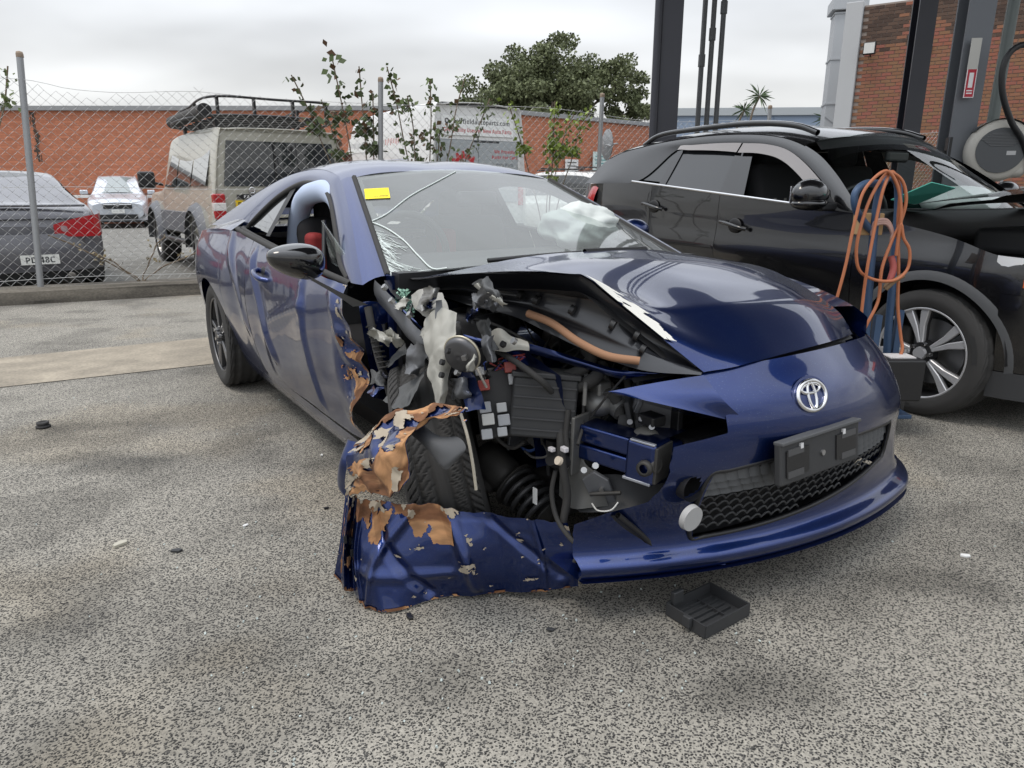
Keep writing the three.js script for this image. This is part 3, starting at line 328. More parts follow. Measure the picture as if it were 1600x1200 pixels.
{ // white wagon by the far wall, roof bars
  const t = thing('white_wagon', 'white wagon with roof bars parked before the signs on the brick wall', 'car', [2.35, 0, -14.9], HEAD);
  const b = loftBody([sed(.02, .76, .35, .5, .7, .9, 0, 0), sed(.15, .87, .26, .54, .85, 1.0, [.66, 1.3], 1.34), sed(.6, .89, .22, .54, .88, 1.0, [.62, 1.46], 1.53), sed(1.6, .89, .22, .54, .88, .99, [.62, 1.5], 1.57), sed(2.4, .89, .22, .54, .86, .98, [.60, 1.47], 1.53), sed(3.2, .89, .22, .54, .84, .96, [.68, 1.1], 1.12), sed(3.5, .89, .22, .54, .8, .93, 0, 0), sed(4.2, .86, .22, .5, .74, .82, 0, 0), sed(4.5, .74, .26, .45, .6, .7, 0, 0)]);
  obj('body', b.body(), m.whitePaint, t); obj('rear_window', gridG(8, 5, (u, v) => [.1 + .3 * v - .01, mix(1.05, 1.42, v), mix(-.62, .62, u)]), m.glassDark, t);
  for (const l of [0, 1]) { const s = l ? -1 : 1; obj('side_window', b.panel([[1.2, 4.2], [5, 4.2], [4.3, 4.95], [1.7, 4.95]], .008, !!l), m.glassDark, t); obj('tail_lamp', boxG(.16, .2, .2, .1, .93, s * .76, .04), m.red, t); obj('roof_rail', boxG(1.6, .03, .03, 1.5, 1.6, s * .55, .01), m.black, t); }
  for (const x of [.9, 2.1]) obj('roof_bar', boxG(.06, .03, 1.2, x, 1.64, 0, .01), m.black, t); for (const [x, z] of [[.9, .78], [.9, -.78], [3.5, .78], [3.5, -.78]]) wheelSimple('wheel', t, x, z, .33, .21, m.alloyDark);
}
// =================== CANOPY POSTS, PIPES, REEL ===================
{
  const dark = M(.028, .03, .042, .45, .2, { clearcoat: .3 }), post = (px, z, w, mat, label, nm = 'steel_post') => { const p = onZ(px, 100, z), t = thing(nm, label, 'post', [p[0], 0, z], -.12); obj('web', boxG(.02, 5.3, w * .92, 0, 2.65, 0), mat, t); obj('flange', boxG(w, 5.3, .022, 0, 2.652, w / 2), mat, t); obj('flange', boxG(w, 5.3, .022, 0, 2.652, -w / 2), mat, t); obj('base_plate', boxG(w * 1.5, .02, w * 1.5, 0, .012, 0), mat, t); return t; };
  const p1 = post(1046, -8.45, .22, dark, 'dark steel canopy post rising behind the tail of the black vehicle'); obj('downpipe', barG([-.15, 0, .12], [-.15, 5.2, .12], .045, 12), dark, p1);
  post(1433, -9.1, .2, dark, 'dark steel canopy post standing in front of the brick building');
  const p3 = post(1512, -5.95, .19, M(.16, .17, .185, .55, .5), 'grey steel post carrying the red sign and the hose reel');
  const sg = thing('warning_sign', 'small red and white sign strapped to the grey steel post', 'sign', [...onZ(1516, 130, -5.8)], -.1); obj('board', boxG(.075, .21, .006, 0, 0, 0, .002), M(1, 1, 1, .5, 0, { map: canvasTex(64, 180, (x, w, h) => { x.fillStyle = '#f0eeee'; x.fillRect(0, 0, w, h); x.fillStyle = '#b8283a'; x.fillRect(5, 5, w - 10, h - 10); x.fillStyle = '#f0eeee'; x.fillRect(18, 26, 28, 92); x.fillRect(14, 132, 36, 8); x.fillRect(14, 148, 36, 8); }) }), sg);
  const pl = thing('blank_plate', 'small blank off white plate above the red sign on the post', 'plate', [...onZ(1523, 84, -5.8)], -.1); obj('board', boxG(.075, .22, .006, 0, 0, 0, .002), M(.55, .54, .5, .6), pl);
  const pipes = [[1096, 'first slim grey pipe standing next to the dark canopy post'], [1110, 'middle one of three slim grey pipes behind the vehicle roof'], [1125, 'slim grey pipe of three standing farthest from the dark post']];
  pipes.forEach(([px, lb], i) => { const p = onZ(px, 100, -8.9), t = thing('conduit_pipe', lb, 'pipe', [p[0], 0, -8.9], 0, 'three conduit pipes'); obj('pipe', barG([0, 0, 0], [.0, 5.2, 0], .03, 12), M(.12, .125, .13, .5, .5), t); obj('coupling', barG([0, 2.55 + i * .28, 0], [0, 2.68 + i * .28, 0], .04, 12), M(.12, .125, .13, .5, .5), t); });
  const gp = onZ(1570, 60, -6.4), g4 = thing('conduit_pipe', 'greenish grey pipe beside the black hose loop', 'pipe', [gp[0], 0, -6.4]); obj('pipe', barG([0, 0, 0], [.05, 5.2, 0], .045, 12), M(.14, .16, .155, .5, .4), g4);
  const hz = -5.6, hose = tag(obj('black_hose', tubeG([[1600, 420], [1614, 330], [1600, 225], [1580, 190], [1566, 140], [1569, 100], [1582, 78], [1600, 70], [1640, 80]].map(([x, y]) => onZ(x, y, hz)), .022, 60, 10), m.black), 'thick black hose hanging in a loop above the hose reel', 'hose');
  // overhead canopy: dark sheet roof on the posts, above and beyond the frame, mirrored in bonnet and windscreen
  const cp = thing('canopy_roof', 'dark sheet metal canopy roof carried on the steel posts', 'canopy'), cm = M(.05, .052, .055, .7, .2), y0 = 5.25;
  const c4 = [[1.55, -9.25], [9.5, -9.25], [9.5, -2.4], [-.35, -2.4]]; const sh = new THREE.Shape(c4.map(p => new THREE.Vector2(p[0], -p[1]))); obj('roof_sheet', new THREE.ExtrudeGeometry(sh, { depth: .06, bevelEnabled: false }).rotateX(-Math.PI / 2).translate(0, y0 + .2, 0), cm, cp);
  for (let i = 0; i < 5; i++) { const z = -9 + i * 1.6, x0 = mix(1.6, -.3, (z + 9.25) / 6.85); obj('purlin', boxG(9.4 - x0, .18, .08, (9.4 + x0) / 2, y0 + .1, z), cm, cp); }
  const rp = onZ(1558, 236, -5.75), rl = thing('hose_reel', 'beige hose reel with round grey cover mounted on the grey post', 'hose reel', rp, -.35), bg = M(.52, .50, .45, .5);
  obj('case', [rot(latheG([[0, -.09], [.2, -.09], [.225, -.06], [.23, 0], [.225, .06], [.2, .085], [.165, .09]], 40), Math.PI / 2), boxG(.3, .12, .16, .12, .0, -.0, .04), boxG(.2, .2, .17, .1, -.1, 0, .05)], bg, rl);
  obj('cover_disc', rot(cylG(.165, .165, .02, 40), Math.PI / 2).translate(0, 0, .09), M(.09, .095, .1, .6), rl); for (let i = 0; i < 9; i++) obj('cover_rib', boxG(.27 - Math.abs(i - 4) * .03, .006, .006, 0, .055 + i * .011 - .02, .103), M(.14, .145, .15, .6), rl); obj('maker_label', boxG(.06, .03, .002, .07, -.02, .102), M(.5, .5, .5, .5), rl); obj('top_guard', gridG(16, 3, (u, v) => { const a = mix(.6, 2.5, u); return [Math.cos(a) * .236, Math.sin(a) * .236, mix(-.07, .07, v)]; }), M(.09, .095, .1, .6), rl); obj('bracket', [boxG(.26, .06, .05, -.24, -.02, -.05), boxG(.03, .22, .12, -.33, 0, -.05)], m.black, rl); obj('hose_tail', tubeG([[-.1, -.2, .02], [-.16, -.24, .03], [-.2, -.23, .05]], .01, 12, 6), M(.6, .4, .08, .5), rl);
  const cab = thing('white_cabinet', 'white steel cabinet standing behind the open bonnet', 'cabinet', [5.0, 0, -6.6], -.1); obj('carcass', boxG(1.5, 1.15, .6, 0, .58, 0, .01), M(.62, .62, .60, .5), cab); obj('top', boxG(1.54, .03, .64, 0, 1.17, 0, .005), M(.5, .5, .48, .5), cab); for (const s of [-1, 1]) obj('door', boxG(.72, 1.02, .02, s * .37, .58, .312, .005), M(.64, .64, .62, .45), cab);
}
// =================== BLACK SUV ===================
function alloyWheel(parent, pos, R, W, rimR, o) {              // axis along z, outer face +z
  const w = part('wheel', parent); w.position.set(...pos); w.rotation.set(o.camber || 0, o.steer || 0, 0, 'YXZ');
  const prof = [[rimR * 1.0, -W * .46], [rimR * 1.06, -W * .5], [mix(rimR, R, .5), -W * .535], [R * .955, -W * .49], [R * .985, -W * .44], [R, -W * .3]], full = [...prof, [R * 1.002, 0], ...prof.slice().reverse().map(([a, b]) => [a, -b])];
  const NU = o.hi ? 540 : 120, NV = o.hi ? 110 : 44;
  obj('tyre', gridG(NU, NV, (u, v) => { const p = cr1(full, v); let [r, z] = p; if (Math.abs(z) < W * .47 && r > R * .93) { const q = z / W, gr = [-.3, -.1, .1, .3].some(g => Math.abs(q - g) < .022), s = (u * 72 + Math.abs(q) * 9) % 1; if (gr) r -= .011; else if (Math.abs(q) > .32 ? s < .2 : (s < .12 && Math.abs(q) > .12)) r -= .008; } const a = u * Math.PI * 2; return [Math.cos(a) * r, Math.sin(a) * r, z]; }), m.rubber, w);
  if (o.text) for (const a of [0, 2.1, 4.2]) obj('sidewall_mark', gridG(8, 2, (u, v) => { const b = a + u * .5, r = mix(rimR, R, mix(.35, .6, v)); return [Math.cos(b) * r, Math.sin(b) * r, W * .535]; }), M(.03, .03, .03, .6), w);
  obj('rim_barrel', rot(latheG([[rimR * .99, -W * .45], [rimR * .93, -W * .36], [rimR * .9, 0], [rimR * .94, W * .3], [rimR * 1.0, W * .43], [rimR * 1.015, W * .45], [rimR * .965, W * .435]], 48), Math.PI / 2), o.back, w);
  obj('rim_lip', rot(new THREE.TorusGeometry(rimR * .985, .007, 8, 64), 0, 0, 0).translate(0, 0, W * .44), o.face, w);
  obj('brake_disc', rot(cylG(rimR * .72, rimR * .72, .025, 36), Math.PI / 2).translate(0, 0, -.01), m.steel, w); obj('caliper', boxG(.09, .2, .08, -rimR * .62, .02, 0, .02), m.iron, w);
  for (let i = 0; i < o.spokes.n; i++) for (const sp of o.spokes.set) { const g = plateG(sp.map(([a, r]) => [Math.sin(a) * r * rimR, Math.cos(a) * r * rimR]), .018, .004); const s = obj('spoke', g, o.face, w); s.position.z = W * .33; s.rotation.z = i * 2 * Math.PI / o.spokes.n + (o.phase || 0); const bk = obj('spoke_back', g, o.back, w); bk.position.z = W * .33 - .024; bk.rotation.z = s.rotation.z; bk.scale.set(1.03, 1.0, 1); }
  obj('hub', rot(cylG(rimR * .24, rimR * .28, .05, 24), Math.PI / 2).translate(0, 0, W * .33), o.back, w); obj('centre_cap', rot(cylG(rimR * .13, rimR * .15, .02, 24), Math.PI / 2).translate(0, 0, W * .33 + .032), o.cap || m.alloyFace, w);
  for (let i = 0; i < 5; i++) obj('wheel_nut', rot(cylG(.011, .013, .025, 6), Math.PI / 2).translate(Math.sin(i * 1.2566 + .3) * rimR * .21, Math.cos(i * 1.2566 + .3) * rimR * .21, W * .33 + .03), m.chrome, w);
  return w;
}
// side skin of a car between x0 and x1, from ybot(x) to ytop(x), pushed out to z(x, y)
const curtain = (x0, x1, n, yb, yt, k, z, o = {}) => gridG(n, k, (u, v) => { const e = o.ease ? .5 - .5 * Math.cos(u * Math.PI) : u, x = mix(x0, x1, e), y = mix(yb(x), yt(x), v); return [x, y, z(x, y)]; }, o);
const lin = (tab, x) => { for (let i = 1; i < tab.length; i++) if (x <= tab[i][0]) { const a = tab[i - 1], b = tab[i]; return mix(a[1], b[1], Math.max(0, (x - a[0]) / (b[0] - a[0]))); } return tab[tab.length - 1][1]; };
const spl = (tab, x) => { let i = 0; while (i < tab.length - 2 && x > tab[i + 1][0]) i++; const a = tab[i], b = tab[i + 1], p = tab[i - 1] || a, q = tab[i + 2] || b, h = b[0] - a[0], t = Math.min(1, Math.max(0, (x - a[0]) / h)), ma = (b[1] - p[1]) / ((b[0] - p[0]) || 1), mb = (q[1] - a[1]) / ((q[0] - a[0]) || 1); return (2 * t ** 3 - 3 * t * t + 1) * a[1] + (t ** 3 - 2 * t * t + t) * h * ma + (-2 * t ** 3 + 3 * t * t) * b[1] + (t ** 3 - t * t) * h * mb; };
const suv = thing('black_suv', 'black compact SUV with its bonnet open and front window down', 'car', [POSE.s[0], 0, POSE.s[1]], POSE.s[2]);
{
  const t = suv, pm = m.blackPaint, AR = .388, ay = .335;
  const zs = (x, y) => spl([[.18, .79], [.3, .845], [.5, .875], [.68, .893], [.78, .892], [.9, .872], [1.05, .868], [1.25, .845]], y) + .022 * Math.exp(-(((x) / .5) ** 2)) * sm(.3, .7, y) + .022 * Math.exp(-(((x - 2.67) / .5) ** 2)) * sm(.3, .7, y) * sm(1.1, .8, y) - .014 * Math.exp(-(((y - .66 - .05 * (1.5 - x)) / .06) ** 2)) * sm(-.1, .5, x) * sm(2.3, 1.9, x) - (x < -.2 ? .55 * (-.2 - x) ** 2 : 0) - (x > 2.85 ? .75 * (x - 2.85) ** 2 : 0);
  const belt = x => 1.035 + .094 * (2.06 - x), arch = (x, c) => { const d = AR * AR - (x - c) ** 2; return d > 0 ? ay + Math.sqrt(d) : 0; }, bot = x => Math.max(.24, arch(x, 0), arch(x, 2.67));
  const gap = .004, frontTop = x => spl([[2.06, 1.035], [2.4, .985], [2.72, .925], [2.95, .855], [3.2, .8], [3.4, .76]], x);
  both('quarter_panel', curtain(-.72, .40 - gap, 60, bot, x => Math.min(belt(x), 1.21), 16, zs, { ease: 0 }), pm, t);
  both('rear_door', curtain(.40, 1.115 - gap, 30, bot, belt, 16, zs), pm, t); both('front_door', curtain(1.115, 2.21 - gap, 30, x => .24, belt, 16, (x, y) => zs(x, y)), pm, t);
  both('front_wing', curtain(2.21, 3.1, 70, bot, frontTop, 16, zs), pm, t); both('sill', curtain(.42, 2.26, 10, x => .17, x => .25, 3, (x, y) => zs(x, .24) + .012), m.plastic, t);
  for (const c of [0, 2.67]) both('arch_trim', gridG(40, 3, (u, v) => { const a = mix(-.12, Math.PI + .12, u), r = AR + mix(-.012, .05, v); const x = c + Math.cos(a) * r, y = ay + Math.sin(a) * r; return [x, y, zs(x, Math.max(.25, y)) + .012 - .02 * v * v]; }), m.plasticGrey, t);
  for (const c of [0, 2.67]) both('arch_liner', gridG(20, 2, (u, v) => { const a = Math.PI * u; return [c + Math.cos(a) * AR, ay + Math.sin(a) * AR, mix(.86, .45, v)]; }), m.black, t);
  const roofY = [[-.62, 1.22], [-.42, 1.42], [0, 1.50], [.5, 1.535], [1, 1.53], [1.4, 1.485], [1.7, 1.385], [1.95, 1.235], [2.2, 1.035]], winTop = [[-.3, 1.2], [.14, 1.235], [.4, 1.44], [.6, 1.455], [1.05, 1.445], [1.4, 1.405], [1.66, 1.31], [1.9, 1.165], [2.05, 1.05]];
  const zg = y => mix(.862, .62, sm(0, 1, (y - 1.03) / .52) * .35 + (y - 1.03) / .52 * .65);
  both('roof_side_frame', gridG(60, 4, (u, v) => { const a = cr1(roofY, u), b = cr1(winTop, u), x = mix(a[0], b[0], v), y = mix(a[1], b[1], v); return [x, y, zg(y) + .004 + .012 * Math.sin(v * 3.1)]; }), pm, t);
  const sp = (c, o, n = 8) => patch(c.map(r => r.map(([x, y]) => [x, y, zg(y) + o])), n, 5);
  both('quarter_glass', sp([[[.16, 1.232], [.385, 1.215]], [[.27, 1.34], [.40, 1.33]], [[.37, 1.425], [.43, 1.44]]], -.006), m.glassDark, t); both('pillar_trim', sp([[[.385, 1.2], [.46, 1.19]], [[.43, 1.44], [.50, 1.45]]], .002), m.blackGloss, t);
  both('rear_side_window', sp([[[.46, 1.19], [1.07, 1.13]], [[.48, 1.33], [1.06, 1.30]], [[.5, 1.45], [1.05, 1.445]]], -.005), M(.018, .02, .023, .05, 0, { clearcoat: 1 }), t); both('pillar_trim', sp([[[1.07, 1.13], [1.30, 1.108]], [[1.05, 1.445], [1.2, 1.43]]], .003), m.blackGloss, t);
  obj('front_side_window', mirZ(sp([[[1.3, 1.1], [2.02, 1.04]], [[1.24, 1.3], [1.72, 1.27]], [[1.2, 1.43], [1.42, 1.4]]], -.005)), m.glass, t); both('mirror_sail', sp([[[1.9, 1.05], [2.12, 1.03]], [[1.86, 1.17], [1.94, 1.2]]], .006), m.plastic, t);
  both('belt_chrome', tubeG([.16, .5, 1.1, 1.6, 2.0].map(x => [x, belt(x) + .008, .874]), .009, 40, 6), m.chrome, t);
  const vm = M(.19, .165, .155, .2, 0, { clearcoat: 1 }); both('weather_shield', gridG(20, 3, (u, v) => { const x = mix(.46, 1.085, u), y = spl(winTop, x) + .022 - v * mix(.03, .062, u); return [x, y, zg(y) + .018 + .016 * v]; }), vm, t); both('weather_shield', gridG(28, 3, (u, v) => { const a = cr1([[1.1, 1.462], [1.3, 1.445], [1.5, 1.4], [1.7, 1.305], [1.95, 1.15]], u), y = a[1] - v * mix(.062, .05, u); return [a[0] - .03 * v * u, y, zg(y) + .018 + .016 * v]; }), vm, t);
  both('roof_rail', tubeG([[-.1, 1.515, .56], [.05, 1.575, .555], [.5, 1.60, .55], [1.1, 1.595, .545], [1.45, 1.55, .545], [1.6, 1.50, .55]], .02, 50, 8), m.blackGloss, t);
  obj('roof', gridG(30, 20, (u, v) => { const x = mix(-.42, 1.62, u), e = spl(roofY, x), z = mix(-1, 1, v), w = zg(e) + .01; return [x + .09 * (1 - z * z) * sm(.6, 1, u) - .08 * (1 - z * z) * sm(.3, 0, u), e + .065 * (1 - z ** 4), z * w]; }), pm, t);
  obj('windscreen', gridG(20, 12, (u, v) => { const z = mix(-1, 1, u), w = mix(.80, .60, v), k = 1 - z * z; return [mix(2.16, 1.64, v) + k * mix(.30, .085, v), mix(1.05, 1.455, v) + .05 * k * v, z * w]; }), m.glass, t); obj('windscreen_shade', gridG(20, 3, (u, v) => { const z = mix(-1, 1, u), k = 1 - z * z, q = mix(.86, .99, v); return [mix(2.16, 1.64, q) + k * mix(.3, .085, q) - .01, mix(1.05, 1.455, q) + .05 * k * q - .008, z * mix(.8, .6, q)]; }), m.black, t);
  obj('tailgate', gridG(16, 14, (u, v) => { const z = mix(-1, 1, u), p = cr1([[-.64, .35], [-.76, .6], [-.74, .9], [-.66, 1.15], [-.46, 1.44], [-.40, 1.49]], v), w = spl([[.35, .74], [.9, .74], [1.2, .73], [1.5, .56]], p[1]); return [p[0] + .12 * z * z * (v < .75 ? 1 : .5), p[1] + .04 * (1 - z * z) * sm(.7, 1, v), z * w]; }), pm, t); obj('rear_window', gridG(10, 6, (u, v) => { const z = mix(-1, 1, u); return [mix(-.70, -.5, v) + .06 * z * z - .012, mix(1.16, 1.42, v), z * mix(.66, .56, v)]; }), m.glassDark, t);
  both('tail_lamp', gridG(10, 8, (u, v) => { const a = u * 1.5, y = mix(1.0, 1.19, v), k = Math.sin(v * 3.1) * .02; return [-.62 + .30 * (1 - Math.cos(a)) + .06 * (v - .5), y, .68 + .195 * Math.sin(a) + k - .02 * v]; }), m.red, t); both('rear_bumper', curtain(-.84, -.30, 16, x => .25, x => .6, 6, (x, y) => zs(x, y) + .015 + .02 * sm(-.6, -.84, x) * 0), m.plastic, t); obj('rear_bumper_face', boxG(.14, .4, 1.3, -.78, .43, 0, .05), m.plastic, t);
  // bonnet standing open, engine bay beneath, nose
  obj('bonnet', gridG(20, 14, (u, v) => { const z = mix(-1, 1, u), k = 1 - z * z, w = mix(.75, .64, v); return [mix(2.36, 3.26, v) + k * mix(.14, .10, v), mix(1.065, 1.235, v) + .05 * k - .03 * v * v, z * w]; }), pm, t); obj('bonnet_inner', gridG(16, 10, (u, v) => { const z = mix(-1, 1, u), k = 1 - z * z, w = mix(.70, .6, v), rib = .012 * Math.sin(v * 22) * Math.cos(u * 16); return [mix(2.4, 3.24, v) + k * .1, mix(1.04, 1.20, v) + .04 * k - .03 * v * v + rib, z * w]; }), m.black, t); obj('cowl', gridG(12, 3, (u, v) => { const z = mix(-1, 1, u), k = 1 - z * z; return [mix(2.16, 2.4, v) + k * .26, 1.04 + .01 * v, z * .78]; }), m.plastic, t);
  obj('engine_bay_floor', boxG(.9, .3, 1.3, 2.85, .66, 0, .03), m.black, t); obj('engine_cover', boxG(.5, .14, .6, 2.75, .88, 0, .04), m.plastic, t); obj('slam_panel', boxG(.1, .06, 1.3, 3.22, .84, 0, .02), m.black, t); obj('gas_strut', barG([2.62, .92, -.66], [2.9, 1.14, -.62], .012), m.steel, t);
  both('headlight', gridG(14, 6, (u, v) => { const x = mix(2.96, 3.38, Math.sin(u * 1.57)), z = .9 - .75 * (x - 2.85) ** 2 - .28 * u * u, y = mix(.855, .80, u) - v * mix(.03, .2, Math.pow(u, .6)); return [x, y, z + .004]; }), M(.72, .73, .74, .08, 0, { clearcoat: 1 }), t); both('indicator', gridG(8, 3, (u, v) => { const x = mix(3.08, 3.24, u), z = .9 - .75 * (x - 2.85) ** 2 - .28 * (u * .5) ** 2 + .012; return [x, .765 - v * .05 - .01 * u, z + .004]; }), m.amber, t);
  both('front_bumper_side', curtain(3.0, 3.42, 16, x => .22, x => mix(.68, .66, (x - 3) / .42), 10, (x, y) => zs(x, y) + .006 - .6 * Math.max(0, x - 3.2) ** 2 * 3), pm, t); obj('front_bumper', gridG(20, 10, (u, v) => { const z = mix(-.72, .72, u); return [3.54 - .32 * z * z + .03 * Math.sin(v * 3), mix(.2, .66, v), z]; }), pm, t); obj('grille', gridG(12, 4, (u, v) => { const z = mix(-.5, .5, u); return [3.54 - .32 * z * z, mix(.66, .82, v), z]; }), m.black, t); both('bumper_seam', tubeG([[2.9, .665, .895], [3.1, .672, .85], [3.3, .675, .74]], .004, 16, 4), m.galv, t);
  both('front_valance', curtain(2.98, 3.45, 8, x => .17, x => .3, 3, (x, y) => zs(x, .3) + .01), m.plastic, t);
  for (const [x, y] of [[.43, 1.035], [1.27, .925]]) { const h = part('door_handle', t); obj('grip', tubeG([[x - .1, y + .02, .895], [x - .02, y + .014, .925], [x + .1, y - .012, .92], [x + .13, y - .02, .895]], .014, 20, 8), pm, h); obj('recess', new THREE.SphereGeometry(.06, 16, 10).scale(1, .8, .18).translate(x + .02, y - .0, .884), m.black, h); }
  const mr = part('mirror', t); obj('cap', new THREE.SphereGeometry(.13, 24, 16).scale(.62, .68, 1.0).translate(1.96, 1.125, 1.0), pm, mr); obj('lower_trim', new THREE.SphereGeometry(.128, 20, 12).scale(.63, .3, 1.0).translate(1.965, 1.075, 1.0), m.blackGloss, mr); obj('arm', boxG(.09, .05, .14, 1.99, 1.06, .9, .015), m.black, mr); obj('glass', boxG(.006, .1, .16, 1.888, 1.122, 1.0, .002), m.chrome, mr);
  const ml = part('mirror', t); obj('cap', new THREE.SphereGeometry(.13, 20, 14).scale(.62, .68, 1.0).translate(1.96, 1.125, -1.0), pm, ml); obj('arm', boxG(.09, .05, .14, 1.99, 1.06, -.9, .015), m.black, ml);
  // cabin
  for (const [x, z] of [[1.25, .38], [1.25, -.38], [.35, .38], [.35, -.38]]) { const s = part('seat', t); obj('backrest', rot(boxG(.14, .62, .5, 0, .31, 0, .06), 0, 0, .2).translate(x, .72, z), m.fabric, s); obj('cushion', boxG(.5, .16, .52, x + .24, .66, z, .06), m.fabric, s); obj('headrest', boxG(.1, .2, .28, x - .16, 1.42, z, .05), m.fabric, s); if (z > 0 && x > 1) for (const d of [-.1, 0, .1]) obj('stripe', boxG(.006, .3, .02, x - .0, .95, z + d), M(.2, .19, .18, .8), s); }
  obj('dashboard', boxG(.45, .22, 1.4, 2.12, .93, 0, .08), M(.03, .03, .032, .7), t); obj('floor', boxG(2.6, .1, 1.5, 1.1, .35, 0), m.black, t); obj('cabin_roof_lining', gridG(8, 8, (u, v) => [mix(-.3, 1.6, u), mix(1.46, 1.5, Math.sin(u * 3)) , mix(-.55, .55, v)]), M(.2, .2, .2, .9), t); obj('rear_view_mirror', boxG(.04, .07, .22, 1.78, 1.36, 0, .02), m.black, t); obj('steering_wheel', rot(new THREE.TorusGeometry(.18, .016, 8, 28), 0, 1.2).translate(1.82, 1.0, .36), m.black, t);
  obj('airbag', new THREE.SphereGeometry(.2, 20, 14).scale(1.0, .5, 1.5).translate(2.06, 1.08, -.3), m.airbag, t); const pp = obj('green_sheet', rot(boxG(.22, .004, .34), 0, .2, .45).translate(2.26, 1.13, .42), M(.12, .62, .48, .6), t);
  const st = { n: 5, set: [[[-.22, .2], [-.02, .2], [-.06, .6], [-.12, .98], [-.28, .98], [-.21, .6]], [[.22, .2], [.02, .2], [.06, .6], [.12, .98], [.28, .98], [.21, .6]]] };
  for (const [x, z, sn] of [[2.67, .80, 1], [2.67, -.80, -1], [0, .80, 1], [0, -.80, -1]]) { const w = alloyWheel(t, [x, .33, z], .33, .225, .238, { spokes: st, face: m.alloyFace, back: m.black, text: true, steer: sn < 0 ? Math.PI : 0, phase: .25 }); }
}
// =================== JUMP-START TROLLEY AND ORANGE CABLE ===================
{
  const Z = -3.35, q = (x, y, dz = 0) => onZ(x, y, Z + dz), t = thing('jump_start_trolley', 'blue tube hand trolley with a black battery between the two cars', 'trolley'), bm = M(.045, .085, .16, .45, .2);
  obj('frame_tube', tubeG([q(1352, 640), q(1352, 545), q(1362, 400), q(1372, 310), q(1380, 285), q(1392, 276, -.06), q(1403, 290, -.14), q(1398, 400, -.14), q(1386, 545, -.14), q(1384, 640, -.14)], .019, 70, 10), bm, t); obj('handle', tubeG([q(1378, 287), q(1350, 288, .03), q(1336, 303, .05), q(1337, 325, .05), q(1352, 350, .02), q(1364, 362)], .017, 40, 10), bm, t);
  const b = q(1385, 590, .02); obj('battery', boxG(.2, .2, .17, b[0], b[1] + .02, b[2] + .06, .01), m.black, t); obj('battery_label', boxG(.12, .005, .09, b[0] + .01, b[1] + .123, b[2] + .06), M(.65, .63, .62, .5), t); obj('terminal', [-.07, .07].map(d => cylG(.012, .012, .03, 10).translate(b[0] + d, b[1] + .13, b[2])), m.steel, t);
  obj('charger', boxG(.11, .1, .08, ...q(1356, 350, -.04), .006), m.timber, t); obj('base_plate', boxG(.24, .02, .2, b[0], .08, b[2] - .04, .005), bm, t); for (const s of [-1, 1]) { const w = part('wheel', t); obj('tyre', rot(new THREE.TorusGeometry(.075, .025, 10, 28), 0, 1.57).translate(b[0] + s * .13, .1, b[2] - .16), m.rubber, w); obj('rim', rot(cylG(.06, .06, .02, 20), 0, 0, 1.57).translate(b[0] + s * .13, .1, b[2] - .16), m.steel, w); }
  obj('side_post', [boxG(.03, .5, .03, ...q(1352, 640).map((v, i) => i === 1 ? .32 : v)), boxG(.03, .5, .03, ...q(1384, 640, -.14).map((v, i) => i === 1 ? .32 : v))].slice(0, 1), bm, t); obj('side_post', boxG(.03, .5, .03, ...q(1384, 640, -.14).map((v, i) => i === 1 ? .32 : v)), bm, t);
  const or = M(.44, .15, .065, .55), cab = thing('orange_cable', 'orange cable hanging in long loops from the trolley handle', 'cable'); const path = [[1303, 482, .1], [1320, 420, .1], [1336, 345, .09], [1352, 295, .08], [1385, 267, .06], [1402, 290, .05], [1408, 340, .05], [1400, 400, .05], [1408, 350, .06], [1412, 372, .06], [1421, 390, .06], [1418, 420, .06], [1400, 437, .07], [1370, 438, .07], [1344, 424, .07], [1338, 395, .07], [1346, 350, .07], [1365, 300, .06], [1388, 270, .04], [1408, 280, .03], [1416, 310, .03], [1408, 345, .03], [1392, 380, .04], [1378, 420, .05], [1372, 470, .05], [1358, 500, .06], [1343, 525, .06], [1345, 500, .08], [1350, 455, .08], [1355, 420, .09], [1372, 330, .07], [1382, 290, .06], [1394, 268, .02], [1405, 290, .01], [1403, 350, .01], [1404, 420, .02], [1403, 480, .03], [1408, 530, .04], [1410, 545, .05], [1402, 562, .06], [1376, 572, .06]];
  obj('cable', tubeG(path.map(([x, y, d]) => q(x, y, d)), .0074, 420, 8), or, cab);
  const cl = thing('red_clamp', 'red jumper clamp hanging on the trolley beneath the coiled lead', 'clamp'); obj('grip', tubeG([q(1392, 400, .02), q(1396, 418, .03), q(1390, 440, .04)], .016, 12, 8), M(.35, .08, .07, .6), cl); obj('jaw', tubeG([q(1388, 442, .04), q(1383, 452, .05), q(1396, 440, .06), q(1412, 430, .06)], .012, 14, 6), M(.25, .17, .1, .7, .3), cl); const cl2 = thing('coiled_lead', 'pinkish lead coiled over the small charger on the trolley', 'lead'); obj('coil', [0, 1, 2].map(i => tubeG([q(1362, 368 - i * 3, .02), q(1368, 352 - i * 3, .03), q(1385, 350 - i * 3, .03), q(1394, 366 - i * 3, .03), q(1392, 380, .03)], .008, 24, 6)), M(.42, .26, .22, .6), cl2);
}
